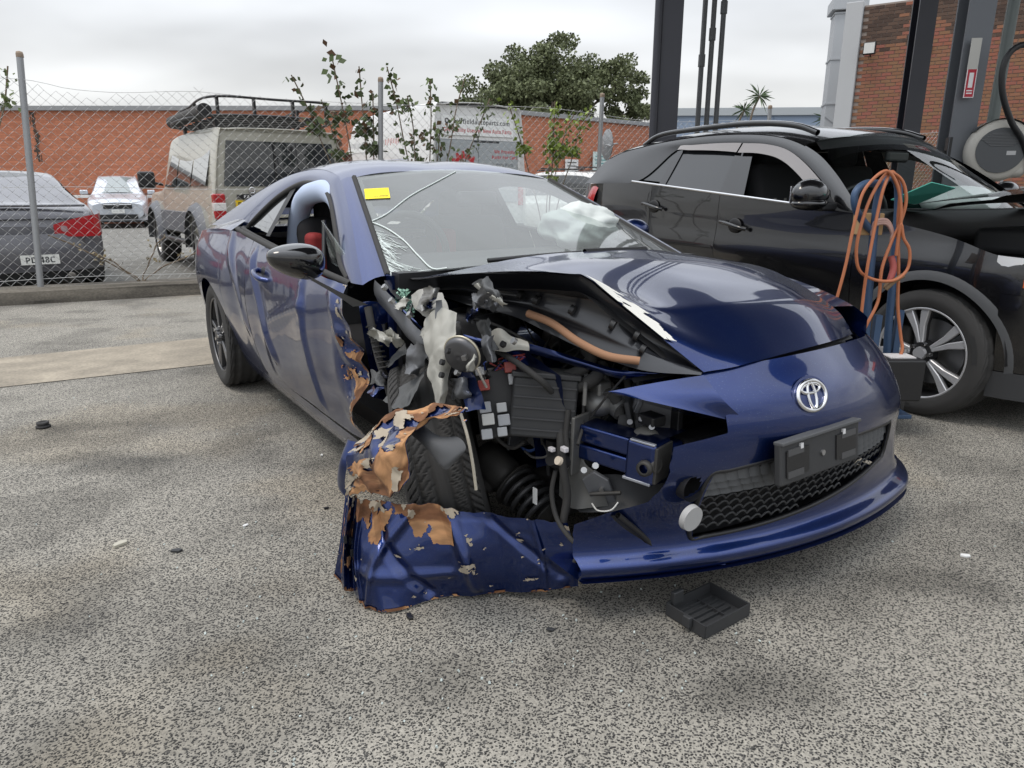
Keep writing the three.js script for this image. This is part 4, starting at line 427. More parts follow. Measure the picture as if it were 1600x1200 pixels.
// =================== WRECKED BLUE COUPE ===================
const car = thing('wrecked_blue_coupe', 'dark blue sports coupe with its front corner torn open', 'car', [POSE.b[0], 0, POSE.b[1]], POSE.b[2]);
const projB = p => { const [cx, cz, a] = POSE.b, c = Math.cos(a), s = Math.sin(a), X = cx + c * p[0] + s * p[2], Y = p[1] - CAMH, Zw = cz - s * p[0] + c * p[2], d = -Y * SP - Zw * CP; return [800 + FPX * X / d, 600 - FPX * (Y * CP - Zw * SP) / d]; };
const onSurf = (f, px, py) => { let b = [0, 0], bd = 1e9; for (let s = .05, c = [.5, .5], R = .5, k = 0; k < 5; k++, R *= .22) { const n = 20, c0 = k ? b : c; for (let i = 0; i <= n; i++) for (let j = 0; j <= n; j++) { const u = Math.min(1, Math.max(0, c0[0] + (i / n - .5) * 2 * R)), v = Math.min(1, Math.max(0, c0[1] + (j / n - .5) * 2 * R)), q = projB(f(u, v)), d = (q[0] - px) ** 2 + (q[1] - py) ** 2; if (d < bd) { bd = d; b = [u, v]; } } } return f(...b); };
const filler = M(1, 1, 1, .9, 0, { map: tex(256, 256, (i, j) => { const a = fbm(i * .03, j * .03, 4, 5), b = fbm(i * .09 + 7, j * .09, 2, 3), k = sm(.4, .62, a), q = .75 + .5 * b; return [mix(168, 104, k) * q, mix(126, 70, k) * q, mix(88, 46, k) * q]; }) }), fillerPale = M(.36, .31, .24, .9);
{
  const t = car, pm = m.blue, AR = .342, wy = .312;
  const zs0 = (x, y) => spl([[.16, .775], [.3, .825], [.45, .862], [.6, .878], [.72, .872], [.82, .85], [.92, .805]], y) + .03 * Math.exp(-((x / .5) ** 2)) * sm(.4, .72, y) - (x < -.3 ? .62 * (-.3 - x) ** 2 : 0) - (x > 2.85 ? .9 * (x - 2.85) ** 2 : 0);
  const G = (x, y, cx, cy, rx, ry) => Math.exp(-(((x - cx) / rx) ** 2) - ((y - cy) / ry) ** 2);
  const ridge = (x, y, x0, y0, x1, y1, w) => { const dx = x1 - x0, dy = y1 - y0, L = dx * dx + dy * dy, q = Math.min(1, Math.max(0, ((x - x0) * dx + (y - y0) * dy) / L)), d = Math.hypot(x - x0 - q * dx, y - y0 - q * dy); return Math.max(0, 1 - d / w); };
  // dents in the driver's side: pushed-in hollows with sharp creases between them
  const zs = (x, y) => zs0(x, y) - .014 * G(x, y, 1.12, .66, .16, .12) - .014 * G(x, y, 1.5, .5, .2, .2) - .016 * G(x, y, 2.0, .6, .16, .26) - .012 * G(x, y, 1.0, .45, .1, .12) + .018 * ridge(x, y, .95, .84, 1.22, .42, .05) + .014 * ridge(x, y, 1.72, .8, 1.8, .34, .04) + .012 * ridge(x, y, 1.25, .58, 1.75, .72, .04) + .016 * ridge(x, y, 2.05, .8, 2.25, .4, .05) + .006 * (fbm(x * 5, y * 5, 2, 3) - .5) * sm(.7, 1.0, x);
  const belt = x => .822 + .076 * (2.2 - x), arch = (x, c) => { const d = AR * AR - (x - c) ** 2; return d > 0 ? wy + Math.sqrt(d) : 0; }, sill = x => .235;
  const hTop = x => spl([[-.9, .80], [-.6, .88], [-.14, .925], [.3, .945], [.83, .926]], x);
  obj('rear_quarter', curtain(-.80, .846, 90, x => Math.max(x < -.3 ? .3 : .235, arch(x, 0)), hTop, 22, (x, y) => zs0(x, y) - .015 * G(x, y, .62, .62, .12, .2) + .012 * ridge(x, y, .45, .9, .8, .5, .05)), pm, t);
  obj('rear_quarter', mirZ(curtain(-.80, .846, 60, x => Math.max(x < -.3 ? .3 : .235, arch(x, 0)), hTop, 16, zs0)), pm, t);
  const doorF = (u, v) => { const y0 = .262, x1 = 2.235 + .05 * Math.sin(v * 5) * .4 + .03 * (vn(v * 9, 4) - .5) - .10 * sm(.75, 1, v), x = mix(.852, x1, u), y = mix(y0 + .02 * u, belt(x), v), e = sm(.86, 1, u); return [x, y, zs(x, y) + e * (.03 * Math.sin(v * 9) - .03 + .03 * (vn(v * 14, 1) - .5))]; };
  obj('door', gridG(110, 40, doorF), pm, t); obj('door', mirZ(curtain(.852, 2.2, 30, x => .262, belt, 14, zs0)), pm, t);
  const flk = (f, nu, nv, cond, off, mat, nm) => obj(nm, gridG(nu, nv, (u, v) => { const p = f(u, v); return [p[0] + off[0], p[1] + off[1], p[2] + off[2]]; }, { skip: (u, v, p) => !cond(u, v, p) }), mat, t);
  flk((u, v) => doorF(mix(.9, 1, u), mix(.12, .75, v)), 70, 180, (u, v) => fbm(u * 4, v * 12, 7, 5) + .35 * u > .72, [.002, 0, .004], filler, 'body_filler'); flk((u, v) => doorF(mix(.88, 1, u), mix(.05, 1, v)), 70, 180, (u, v) => fbm(u * 8 + 4, v * 22, 3, 5) + .3 * u > .86, [.002, 0, .003], fillerPale, 'scraped_paint');
  obj('sill', gridG(30, 5, (u, v) => { const x = mix(.36, 2.3, u); return [x, mix(.15, .262, v), zs0(x, .26) - .005 - .05 * (1 - v) + .008 * Math.sin(v * 3)]; }), pm, t); obj('sill', mirZ(gridG(8, 3, (u, v) => { const x = mix(.36, 2.3, u); return [x, mix(.15, .262, v), zs0(x, .26) - .05 * (1 - v)]; })), pm, t);
  const hd = B(400, 430, 'z', .885), dh = part('door_handle', t); obj('grip', tubeG([[hd[0] - .08, hd[1] + .015, .855], [hd[0] - .04, hd[1] + .01, .885], [hd[0] + .05, hd[1] - .01, .885], [hd[0] + .09, hd[1] - .02, .85]], .013, 20, 8), pm, dh); obj('recess', new THREE.SphereGeometry(.05, 14, 10).scale(1.2, .8, .25).translate(hd[0], hd[1], .845), m.black, dh);
  // greenhouse
  const zg = y => mix(.79, .545, Math.max(0, (y - .84)) / .38), rc = [[-.55, .935], [-.2, 1.04], [.2, 1.145], [.6, 1.222], [1.0, 1.245], [1.3, 1.22], [1.46, 1.18], [1.75, 1.055], [2.02, .925], [2.2, .84]], wc = [[.36, .955], [.45, 1.02], [.62, 1.11], [.82, 1.165], [1.0, 1.182], [1.25, 1.16], [1.42, 1.115], [1.68, 1.0], [1.92, .885], [2.06, .84]];
  both('roof_side', gridG(60, 5, (u, v) => { const a = cr1(rc, u), b = cr1(wc, u), x = mix(a[0], b[0], v), y = mix(a[1], b[1], v); return [x, y, zg(y) + .012 * Math.sin(v * 3.1) + .004]; }), pm, t);
  both('window_seal', tubeG([...wc.map(p => [p[0], p[1], zg(p[1]) + .004]), [1.6, .87, .80], [1.0, .918, .80], [.5, .955, .775]], .013, 120, 6, true), m.rubber, t); both('belt_seal', tubeG([[.38, .95, .785], [.85, .926, .812], [1.5, .878, .818], [2.1, .832, .80]], .014, 30, 6), m.rubber, t);
  both('quarter_glass', gridG(10, 6, (u, v) => { const p = cr1([[.38, .962], [.45, 1.02], [.58, 1.09], [.70, 1.13]], v), x = mix(p[0], .80, u), y = mix(p[1], mix(.94, 1.155, v), u); return [x, y, zg(y) - .004]; }), m.glassDark, t); both('window_pillar', gridG(3, 6, (u, v) => { const x = mix(.78, .85, u), y = mix(.93, 1.165, v); return [x, y, zg(y) + .003]; }), m.black, t);
  obj('side_window', mirZ(gridG(10, 6, (u, v) => { const x = mix(.86, mix(2.0, 1.4, v), u), y = mix(.9 - .05 * u, mix(1.16, 1.12, u), v); return [x, y, zg(y) - .004]; })), m.glass, t);
  { const a = B(512, 345, 'z', .73), b = B(551, 432, 'z', .78), c = B(508, 412, 'z', .78); obj('broken_window', plateG([[a[0], a[1]], [b[0], b[1]], [c[0], c[1]]], .004, .001).translate(0, 0, .75), m.glass, t); obj('window_channel', tubeG([[a[0], a[1], .745], [mix(a[0], c[0], .5), mix(a[1], c[1], .5), .765], [c[0], c[1], .785]], .008, 10, 5), m.black, t); }
  obj('roof', gridG(36, 24, (u, v) => { const x = mix(-.05, 1.46, u), e = spl(rc, x), z = mix(-1, 1, v), w = zg(e) + .006; return [x - .0 + .05 * (1 - z * z) * sm(.7, 1, u) * -1, e + .052 * (1 - z ** 4) * (1 - .12 * Math.exp(-((z / .25) ** 2))), z * w]; }), pm, t);
  obj('rear_window', gridG(14, 8, (u, v) => { const z = mix(-1, 1, u), x = mix(-.52, .02, v); return [x, spl(rc, x) + .05 * (1 - z ** 4), z * (zg(spl(rc, x)) - .02)]; }), m.glassDark, t);
  obj('boot_lid', gridG(14, 8, (u, v) => { const z = mix(-1, 1, u), x = mix(-.86, -.48, v); return [x + .08 * z * z, mix(.90, .95, v) + .03 * (1 - z * z) + .03 * sm(.35, 0, v), z * .66]; }), pm, t); obj('rear_bumper', gridG(20, 12, (u, v) => { const z = mix(-1, 1, u), y = mix(.25, .9, v); return [-.9 + .28 * Math.abs(z) ** 3.5 + .03 * Math.cos(v * 5), y, z * zs0(-.62, y)]; }), pm, t); both('tail_lamp', gridG(6, 4, (u, v) => [mix(-.86, -.60, u), mix(.70, .82, v), mix(.62, .795, Math.sqrt(u)) - .01 * v]), M(.62, .6, .6, .15, 0, { clearcoat: 1 }), t); both('shoulder', gridG(20, 4, (u, v) => { const x = mix(-.82, .42, u), y0 = hTop(x), e = Math.min(1, Math.max(0, (x + .5) / .9)); return [x, mix(y0, Math.min(spl(rc, Math.max(x, -.55)), y0 + .05), v), mix(zs0(x, y0), mix(.66, .74, e), v)]; }), pm, t);
  const wsE = v => [mix(2.19, 1.45, v), mix(.865, 1.2, v), mix(.70, .515, v)]; both('a_pillar', gridG(4, 24, (u, v) => { const a = wsE(v), x = mix(2.2, 1.44, v), y = spl(rc, x), b = [x, y, zg(y) + .006]; return [0, 1, 2].map(k => mix(a[k], b[k], u) + (k === 1 ? .008 * Math.sin(u * 3.1) : 0)); }), pm, t);
  // windscreen with cracks
  const ws = (u, v) => { const z = mix(-1, 1, u), k = 1 - z * z; return [mix(2.19, 1.45, v) + k * mix(.24, -.05, v) * 1, mix(.865, 1.2, v) + k * mix(.05, .042, v), z * mix(.70, .515, v)]; };
  obj('windscreen', gridG(30, 20, ws), M(.78, .83, .81, .03, 0, { transmission: .84, thickness: 0, ior: 1.52 }), t);
  obj('screen_border', [gridG(30, 2, (u, v) => ws(u, v * .07)), gridG(2, 20, (u, v) => ws(u * .03, v)), gridG(2, 20, (u, v) => ws(1 - u * .03, v)), gridG(30, 2, (u, v) => ws(u, 1 - v * .035))].map(g => g.translate(0, -.004, 0)), m.black, t);
  both('pillar_trim', tubeG([ws(1, 0), ws(1, .3), ws(1, .6), ws(1, 1)], .012, 24, 6), m.rubber, t);
  const crackM = M(.62, .68, .66, .6), line = (pts, r) => tubeG(pts.map(([x, y]) => { const p = onSurf(ws, x, y); return [p[0], p[1] + .003, p[2]]; }), r, pts.length * 5, 4);
  seed = 77; const web = []; for (let i = 0; i < 90; i++) { const a = rr(0, 1), x0 = mix(578, 600, a) + rr(-4, 4), y0 = mix(355, 436, a) + rr(-5, 5), L = rr(20, 75) * (.6 + .5 * a), an = rr(.15, .75); web.push(line([[x0, y0], [x0 + L * .5 * Math.cos(an) + rr(-4, 4), y0 + L * .5 * Math.sin(an) + rr(-4, 4)], [Math.min(690, x0 + L * Math.cos(an)), Math.min(440, y0 + L * Math.sin(an))]], .0009)); }
  obj('crack', line([[572, 350], [600, 338], [640, 308], [680, 286], [712, 269]], .0028), crackM, t); obj('crack', line([[570, 350], [600, 356], [630, 376], [655, 402], [680, 428], [700, 436]], .0032), crackM, t); obj('crack_web', web, crackM, t);
  { const q = [[569, 297], [607, 295], [610, 311], [571, 313]].map(([x, y]) => onSurf(ws, x, y)); obj('yellow_sticker', gridG(6, 4, (u, v) => [0, 1, 2].map(k => mix(mix(q[3][k], q[2][k], u), mix(q[0][k], q[1][k], u), v) + (k === 1 ? .005 : 0))), M(1, 1, 1, .6, 0, { map: canvasTex(128, 56, (x, w, h) => { x.fillStyle = '#f2dc12'; x.fillRect(0, 0, w, h); x.fillStyle = '#7a6c10'; for (const [q, h2] of [[44, 5], [53, 6], [62, 6], [72, 5], [79, 9], [86, 10], [93, 9], [100, 10], [107, 9], [113, 8]]) x.fillRect(q, 48 - h2, 4, h2); }) }), t); }
  obj('wiper', [tubeG([onSurf(ws, 905, 404), onSurf(ws, 850, 408), onSurf(ws, 760, 417)].map(p => [p[0] + .01, p[1] + .015, p[2]]), .008, 20, 6), tubeG([onSurf(ws, 1000, 400), onSurf(ws, 905, 404)].map(p => [p[0] + .03, p[1] + .02, p[2]]), .011, 10, 6)], m.black, t);
  // cabin
  obj('dashboard', gridG(16, 8, (u, v) => { const z = mix(-.66, .66, u); return [mix(2.3, 1.65, v), mix(.86, .90, Math.sin(v * 2)) - .2 * sm(.8, 1, v), z]; }), M(.022, .022, .024, .8), t); obj('cabin_tub', [boxG(2.2, .06, 1.4, 1.2, .3, 0), boxG(.06, .6, 1.4, 2.25, .58, 0), boxG(.06, .5, 1.3, .1, .6, 0)], m.black, t);
  for (const z of [.36, -.36]) { const s = part('seat', t); obj('backrest', rot(boxG(.16, .62, .48, 0, .31, 0, .07), 0, 0, .3).translate(1.02, .42, z), m.fabric, s); obj('cushion', boxG(.5, .16, .5, 1.28, .42, z, .06), m.fabric, s); obj('headrest', boxG(.1, .18, .26, .80, 1.06, z, .05), m.fabric, s); obj('side_bolster', boxG(.12, .4, .08, 1.0, .75, z + .2, .03), M(.25, .02, .02, .8), s); }
  obj('side_airbag', tubeG([[463, 385], [466, 345], [476, 312], [495, 300], [515, 300], [530, 315], [538, 345]].map(([x, y]) => B(x, y, 'z', .57)), .05, 40, 12), m.airbagBlue, t); obj('belt_buckle', boxG(.06, .12, .05, ...B(480, 375, 'z', .5), .01), M(.6, .25, .04, .6), t);
  seed = 5; const abc = B(915, 372, 'z', -.36); obj('passenger_airbag', (() => { const g = new THREE.SphereGeometry(.18, 48, 36), p = g.attributes.position; for (let i = 0; i < p.count; i++) { const x = p.getX(i), y = p.getY(i), z = p.getZ(i), n = 1 + .8 * (fbm(x * 11 + 4, y * 11, z * 11 + 2, 4) - .5); p.setXYZ(i, x * n * .7, y * n * .55, z * n * 1.05); } g.computeVertexNormals(); return g.translate(Math.min(abc[0], 1.88), .985, -.38); })(), m.airbag, t); obj('steering_wheel', rot(new THREE.TorusGeometry(.17, .016, 8, 28), 0, 1.2).translate(1.62, .88, .36), m.black, t); obj('rear_view_mirror', boxG(.03, .06, .2, ...onSurf(ws, 745, 288).map((v, i) => v - (i === 1 ? .06 : 0)), .015), m.black, t); obj('parcel_shelf', boxG(.6, .02, 1.1, .0, .88, 0), m.black, t);
  // mirrors
  { const c = B(463, 405, 'z', 1.0), mr = part('mirror', t); obj('cap', (() => { const g = new THREE.SphereGeometry(.1, 36, 24), p = g.attributes.position; for (let i = 0; i < p.count; i++) { const x = p.getX(i), y = p.getY(i), z = p.getZ(i), q = Math.sign(y) * Math.pow(Math.abs(y) / .1, .8) * .1; p.setXYZ(i, x * .6, q * (y > 0 ? .5 : .62) * (1 - .25 * (z / .1)) + .012 * (z / .1), z * .98); } g.computeVertexNormals(); return g; })().rotateY(.25).translate(...c), m.blackGloss, mr); obj('foot', patch([[[c[0] - .06, c[1] - .05, c[2] - .02], [c[0] + .06, c[1] - .05, c[2] - .02]], [[c[0] - .02, c[1] - .12, c[2] - .12], [c[0] + .1, c[1] - .1, c[2] - .1]], [[c[0] + .05, c[1] - .16, .84], [c[0] + .16, c[1] - .14, .83]]], 8, 8), m.plasticGrey, mr); obj('glass', boxG(.005, .06, .12, c[0] - .056, c[1], c[2] - .01), m.chrome, mr);
    const ml = part('mirror', t); obj('cap', new THREE.SphereGeometry(.09, 20, 14).scale(.6, .6, 1).translate(1.72, .955, -.86), pm, ml); obj('foot', boxG(.08, .03, .12, 1.76, .91, -.8, .012), m.black, ml); }
  // bonnet: skin buckled up on the struck side
  const HR = [[[2.22, .885, -.64], [2.42, .925, -.3], [2.47, .935, 0], [2.46, .93, .3], [2.36, .868, .68]], [[2.62, .862, -.67], [2.7, .9, -.35], [2.72, .912, 0], [2.70, .918, .35], [2.64, .912, .69]], [[2.8, .815, -.68], [2.9, .855, -.35], [2.92, .868, 0], [2.93, .882, .33], [2.95, .945, .66]], [[2.92, .77, -.67], [3.02, .815, -.35], [3.05, .825, 0], [3.06, .845, .3], [3.05, .945, .585]], [[2.98, .742, -.665], [3.07, .795, -.35], [3.10, .805, 0], [3.1, .82, .28], [3.07, .937, .55]], [[3.03, .715, -.65], [3.13, .762, -.33], [3.165, .77, 0], [3.165, .775, .25], [3.105, .875, .48]], [[3.09, .667, -.62], [3.215, .70, -.3], [3.262, .706, 0], [3.27, .702, .16], [3.25, .694, .30]]];
  const hoodF = surf(HR); obj('bonnet', gridG(50, 44, (u, v) => { const p = hoodF(u, v); p[1] += .012 * Math.exp(-(((u - .5) / .16) ** 2)) * sm(0, .3, v) * sm(1, .6, v) + .006 * (fbm(u * 6, v * 6, 3, 2) - .5) * sm(.5, .9, u); return p; }), pm, t);
  obj('torn_primer', gridG(40, 160, (u, v) => { const w = .05 + .10 * fbm(v * 9, 3, 0, 4) * Math.sin(v * 3.1), p = hoodF(1 - u * w, mix(.66, .93, v)); return [p[0] + .004, p[1] + .004, p[2] + .003]; }, { skip: (u, v) => fbm(u * 3, v * 14, 6, 3) + .3 * (u - .5) > .64 }), M(.70, .69, .64, .7), t);
  const low = [[2.39, .81, .60], [2.6, .81, .62], [2.81, .805, .60], [2.95, .775, .57], [3.06, .738, .52], [3.17, .702, .44], [3.25, .688, .31]];
  const innF = (u, v) => { const a = hoodF(1, u * .985), b = cr1(low, u), k = Math.sin(v * Math.PI); return [mix(a[0], b[0], v) - .015 * k, mix(a[1], b[1], v) - .004 + .01 * Math.sin(v * 9), mix(a[2], b[2], v) - .03 * k + .014 * Math.sin(v * 12) * k]; };
  obj('bonnet_frame', gridG(60, 20, innF), M(.016, .017, .021, .38, .1, { clearcoat: .5 }), t); for (const [x, y] of [[840, 470], [895, 485], [958, 508], [995, 525], [1005, 545], [815, 462]]) { const p = onSurf(innF, x, y); obj('frame_hole', rot(cylG(.013, .013, .012, 14), .5, 0, 1.1).translate(p[0] + .012, p[1] + .004, p[2] + .012), m.black, t); }
  obj('bonnet_seal', tubeG([[828, 487], [865, 502], [905, 530], [950, 552], [1000, 560]].map(([x, y]) => { const p = onSurf(innF, x, y); return [p[0] + .02, p[1], p[2] + .02]; }), .011, 30, 7), M(.30, .16, .09, .8), t);
  obj('bonnet_lining', gridG(24, 16, (u, v) => { const p = hoodF(u, v); return [p[0] - .01, p[1] - .045, p[2]]; }), m.black, t);
  // front bumper skin
  const yT = z => .70 - .085 * z * z, gt = z => .455 - .16 * (z + .08) ** 2, gb = z => .222 + .11 * (z - .3) ** 2;
  const pl = [[.12, 3.335, .30, .25], [.15, 3.368, .30, .25], [.18, 3.372, .30, .24], [.205, 3.338, .31, .22], [.27, 3.33, .32, .2], [.36, 3.345, .33, .15], [.47, 3.37, .35, .1], [.6, 3.345, .40, .03], [.70, 3.268, .45, 0]];
  const xb = (y, z) => { const a = spl(pl.map(r => [r[0], r[1]]), y), k = spl(pl.map(r => [r[0], r[2]]), y), s = spl(pl.map(r => [r[0], r[3]]), y); return a - k * (z + s) ** 2 - 1.3 * Math.max(0, -.66 - z) ** 2; };
  const zR = y => lin([[.1, .60], [.3, .61], [.335, .54], [.36, .445], [.4, .425], [.46, .42], [.525, .42], [.545, .27], [.62, .275], [.72, .31]], y) + .012 * (fbm(y * 40, 2, 0, 3) - .5) * (y < .54 ? 1 : .2);
  const bum = (u, v) => { const z = mix(-.86, .62, u), a = .138, b = gb(z), c = gt(z), d = yT(z), y = v < .36 ? mix(a, b, v / .36) : v < .62 ? mix(b, c, (v - .36) / .26) : mix(c, d, (v - .62) / .38), zz = Math.min(z, zR(y) + .004); return [xb(y, zz), y, zz]; };
  const fogC = B(1075, 760, 'x', 3.27), nU = 220, nV = 110;
  obj('front_bumper', gridG(nU, nV, bum, { skip: (u, v, p) => { const z = mix(-.86, .62, u); if (z > zR(p[1]) + .008) return true; if (v > .36 && v < .62 && z > -.55 && z < .30) return true; return Math.hypot(p[1] - fogC[1], p[2] - fogC[2]) < .031; } }), pm, t);
  obj('bumper_corner', gridG(16, 20, (u, v) => { const y = mix(.138, .66, v), x0 = xb(y, -.86), x = mix(x0, 2.93, u); return [x, y, -.86 - .03 * Math.sin(u * 1.57) + .04 * sm(.5, .66, y)]; }), pm, t);
  const brow = patch([[B(1100, 586, 'z', .30), B(1030, 597, 'z', .43), B(950, 612, 'z', .56)], [B(1130, 625, 'x', 3.31), B(1050, 620, 'z', .42), B(955, 613, 'z', .555)], [B(1172, 664, 'x', 3.325), B(1070, 640, 'z', .40), B(962, 615, 'z', .55)]], 14, 8); obj('headlight_brow', brow, pm, t); obj('brow_return', patch([[B(1172, 664, 'x', 3.325), B(1070, 640, 'z', .40), B(962, 615, 'z', .55)], [[3.2, .56, .28], [3.12, .6, .40], [3.08, .64, .52]]], 12, 4), pm, t);
  // lower lip ledge and side intake on the torn side
  obj('lip_ledge', gridG(50, 4, (u, v) => { const z = mix(-.84, .60, u); return [xb(.14, z) + mix(-.16, .012, v), mix(.142, .134, v), z]; }), pm, t);
  const in0 = B(915, 885, 'y', .13), in1 = B(1030, 872, 'y', .17), in2 = B(965, 805, 'x', 3.2), in3 = B(918, 808, 'x', 3.1); obj('intake_duct', [patch([[in0, in1], [[3.08, .2, .50], [3.2, .22, .42]], [in3, in2]], 10, 8)], m.plastic, t); obj('intake_frame', tubeG([in0, in1, [in1[0] - .01, in1[1] + .06, in1[2] + .04], in2], .009, 24, 6), m.black, t); obj('lower_edge', patch([[B(905, 905, 'y', .12), B(1030, 895, 'y', .12), B(1135, 885, 'y', .13)], [B(905, 880, 'y', .16), B(1030, 872, 'y', .17), B(1120, 850, 'y', .19)]], 16, 4), pm, t);
  // grille
  const gx = (z, y) => xb(y, z) - .018; seed = 9; obj('grille_back', gridG(40, 6, (u, v) => { const z = mix(-.56, .31, u), y = mix(gb(z) - .02, gt(z) + .02, v); return [gx(z, y) - .05, y, z]; }), m.black, t);
  const gp = [], gpl = []; for (let r = 0; r < 11; r++) for (let c = 0; c < 26; c++) { const z = -.56 + c * .0365 + (r & 1) * .01825, y = .222 + r * .0225; if (z > .30 || y > gt(z) - .004 || y < gb(z) + .006) continue; const arc = []; for (let k = 0; k <= 6; k++) { const a = k / 6; arc.push([gx(z + (a - .5) * .0365, y) + .004 * Math.sin(a * 3.14), y + .014 * Math.sin(a * Math.PI) - .004, z + (a - .5) * .0365]); } const up = y > .375 ; (up ? gpl : gp).push([arc, z, y]); }
  for (const [arc] of gp) obj('grille_bar', tubeG(arc, .0036, 8, 5), m.plastic, t); for (const [arc, z, y] of gpl) obj('grille_scale', gridG(6, 2, (u, v) => { const p = cr1(arc, u); return [p[0] + .006 * v, mix(p[1] + .002, y - .0225 + .012 * Math.sin(u * 3.14) * 0, v), p[2]]; }), m.plasticGrey, t);
  obj('grille_surround', tubeG([...Array.from({ length: 20 }, (_, i) => { const z = mix(-.55, .30, i / 19); return [xb(gt(z), z) - .004, gt(z), z]; }), ...Array.from({ length: 20 }, (_, i) => { const z = mix(.30, -.55, i / 19); return [xb(gb(z), z) - .004, gb(z), z]; })], .007, 160, 6, true), m.black, t);
  { const pb = part('plate_bracket', t), c = [xb(.46, -.03) + .014, .45, -.035]; pb.position.set(...c); pb.rotation.set(0, .03, .12); obj('backplate', boxG(.022, .115, .372, 0, 0, 0, .006), m.plastic, pb); for (const s of [-1, 1]) { obj('pocket', boxG(.006, .07, .1, .012, .0, s * .115), m.black, pb); obj('slot', boxG(.007, .018, .07, .0125, .03, s * .125), M(.06, .06, .062, .6), pb); obj('slot', boxG(.007, .018, .07, .0125, -.03, s * .125), M(.06, .06, .062, .6), pb); obj('clip', boxG(.006, .014, .012, .014, .04, s * .1), M(.6, .6, .6, .4), pb); } obj('screw', rot(cylG(.008, .008, .006, 10), 0, 0, 1.57).translate(.014, 0, 0), m.steel, pb); obj('top_lip', boxG(.03, .01, .372, .003, .058, 0, .003), m.plasticGrey, pb); }
  { const c = [xb(.605, -.03) + .003, .603, -.03], e = part('emblem', t); e.position.set(...c); e.rotation.set(0, 0, .38); const ell = (a, b, r) => tubeG(Array.from({ length: 24 }, (_, i) => [0, Math.sin(i / 24 * 6.2832) * a, Math.cos(i / 24 * 6.2832) * b]), r, 72, 8, true); obj('outer_ring', ell(.041, .060, .0065), m.chrome, e); obj('cross_ring', ell(.013, .040, .005).translate(0, .020, 0), m.chrome, e); obj('upright_ring', ell(.038, .016, .005), m.chrome, e); obj('recess', rot(cylG(1, 1, .004, 32), 0, 0, 1.57).scale(1, .055, .078).translate(-.006, 0, 0), pm, e); }
  { const f = B(1073, 806, 'x', 3.285); obj('fog_cap', rot(cylG(.036, .034, .016, 28), 0, -.35, 1.57 - .1).translate(f[0] + .015, f[1], f[2]), M(.36, .36, .36, .6), t); obj('fog_housing', rot(latheG([[.036, .03], [.036, 0], [.03, -.05], [0, -.05]], 24), 0, 0, -1.57).translate(fogC[0] - .01, fogC[1], fogC[2]), m.black, t); }
  obj('undertray', boxG(.9, .02, 1.0, 2.75, .15, -.25), m.black, t);
  // left front wing and wheel
  const wingT = x => spl([[2.2, .85], [2.5, .85], [2.75, .80], [2.97, .72], [3.1, .655]], x); obj('front_wing', mirZ(curtain(2.205, 3.02, 60, x => Math.max(.25, arch(x, 2.57)), wingT, 14, (x, y) => zs0(x, y) - .09 * sm(.7, .86, y) - .25 * Math.max(0, x - 2.7) ** 2)), pm, t); obj('wing_top', gridG(20, 3, (u, v) => { const x = mix(2.2, 2.95, u); return [x, wingT(x) + .012 * v, mix(-(zs0(x, wingT(x)) - .09 * sm(.7, .86, wingT(x)) - .25 * Math.max(0, x - 2.7) ** 2), -.655, v)]; }), pm, t); obj('headlight', gridG(8, 6, (u, v) => [mix(3.06, 3.0, u) - .04 * u, mix(.56, .655, v), mix(-.66, -.82, u)]), M(.5, .5, .52, .1, 0, { clearcoat: 1 }), t);
  for (const s of [1, -1]) { obj('arch_liner', gridG(16, 3, (u, v) => { const a = Math.PI * u; return [Math.cos(a) * (AR + .005), wy + Math.sin(a) * (AR + .005), s * mix(.85, .5, v)]; }), m.black, t); }
  obj('arch_liner', gridG(16, 3, (u, v) => { const a = Math.PI * u; return [2.57 + Math.cos(a) * (AR + .005), wy + Math.sin(a) * (AR + .005), -mix(.84, .5, v)]; }), m.black, t);
  const tw = { n: 5, set: [[[-.06, .2], [-.18, .2], [-.17, .97], [-.06, .97]], [[.06, .2], [.18, .2], [.17, .97], [.06, .97]]] }, wo = { spokes: tw, face: M(.16, .16, .165, .35, .9), back: M(.05, .05, .052, .5, .5), cap: m.alloyDark, phase: .2 };
  alloyWheel(t, [0, wy, .765], wy, .215, .222, wo); alloyWheel(t, [0, wy, -.765], wy, .215, .222, { ...wo, steer: Math.PI }); alloyWheel(t, [2.57, wy, -.765], wy, .215, .222, { ...wo, steer: Math.PI - .4 }); alloyWheel(t, [2.5, wy, .67], wy, .215, .222, { ...wo, steer: -.47, camber: .2, hi: true });
}
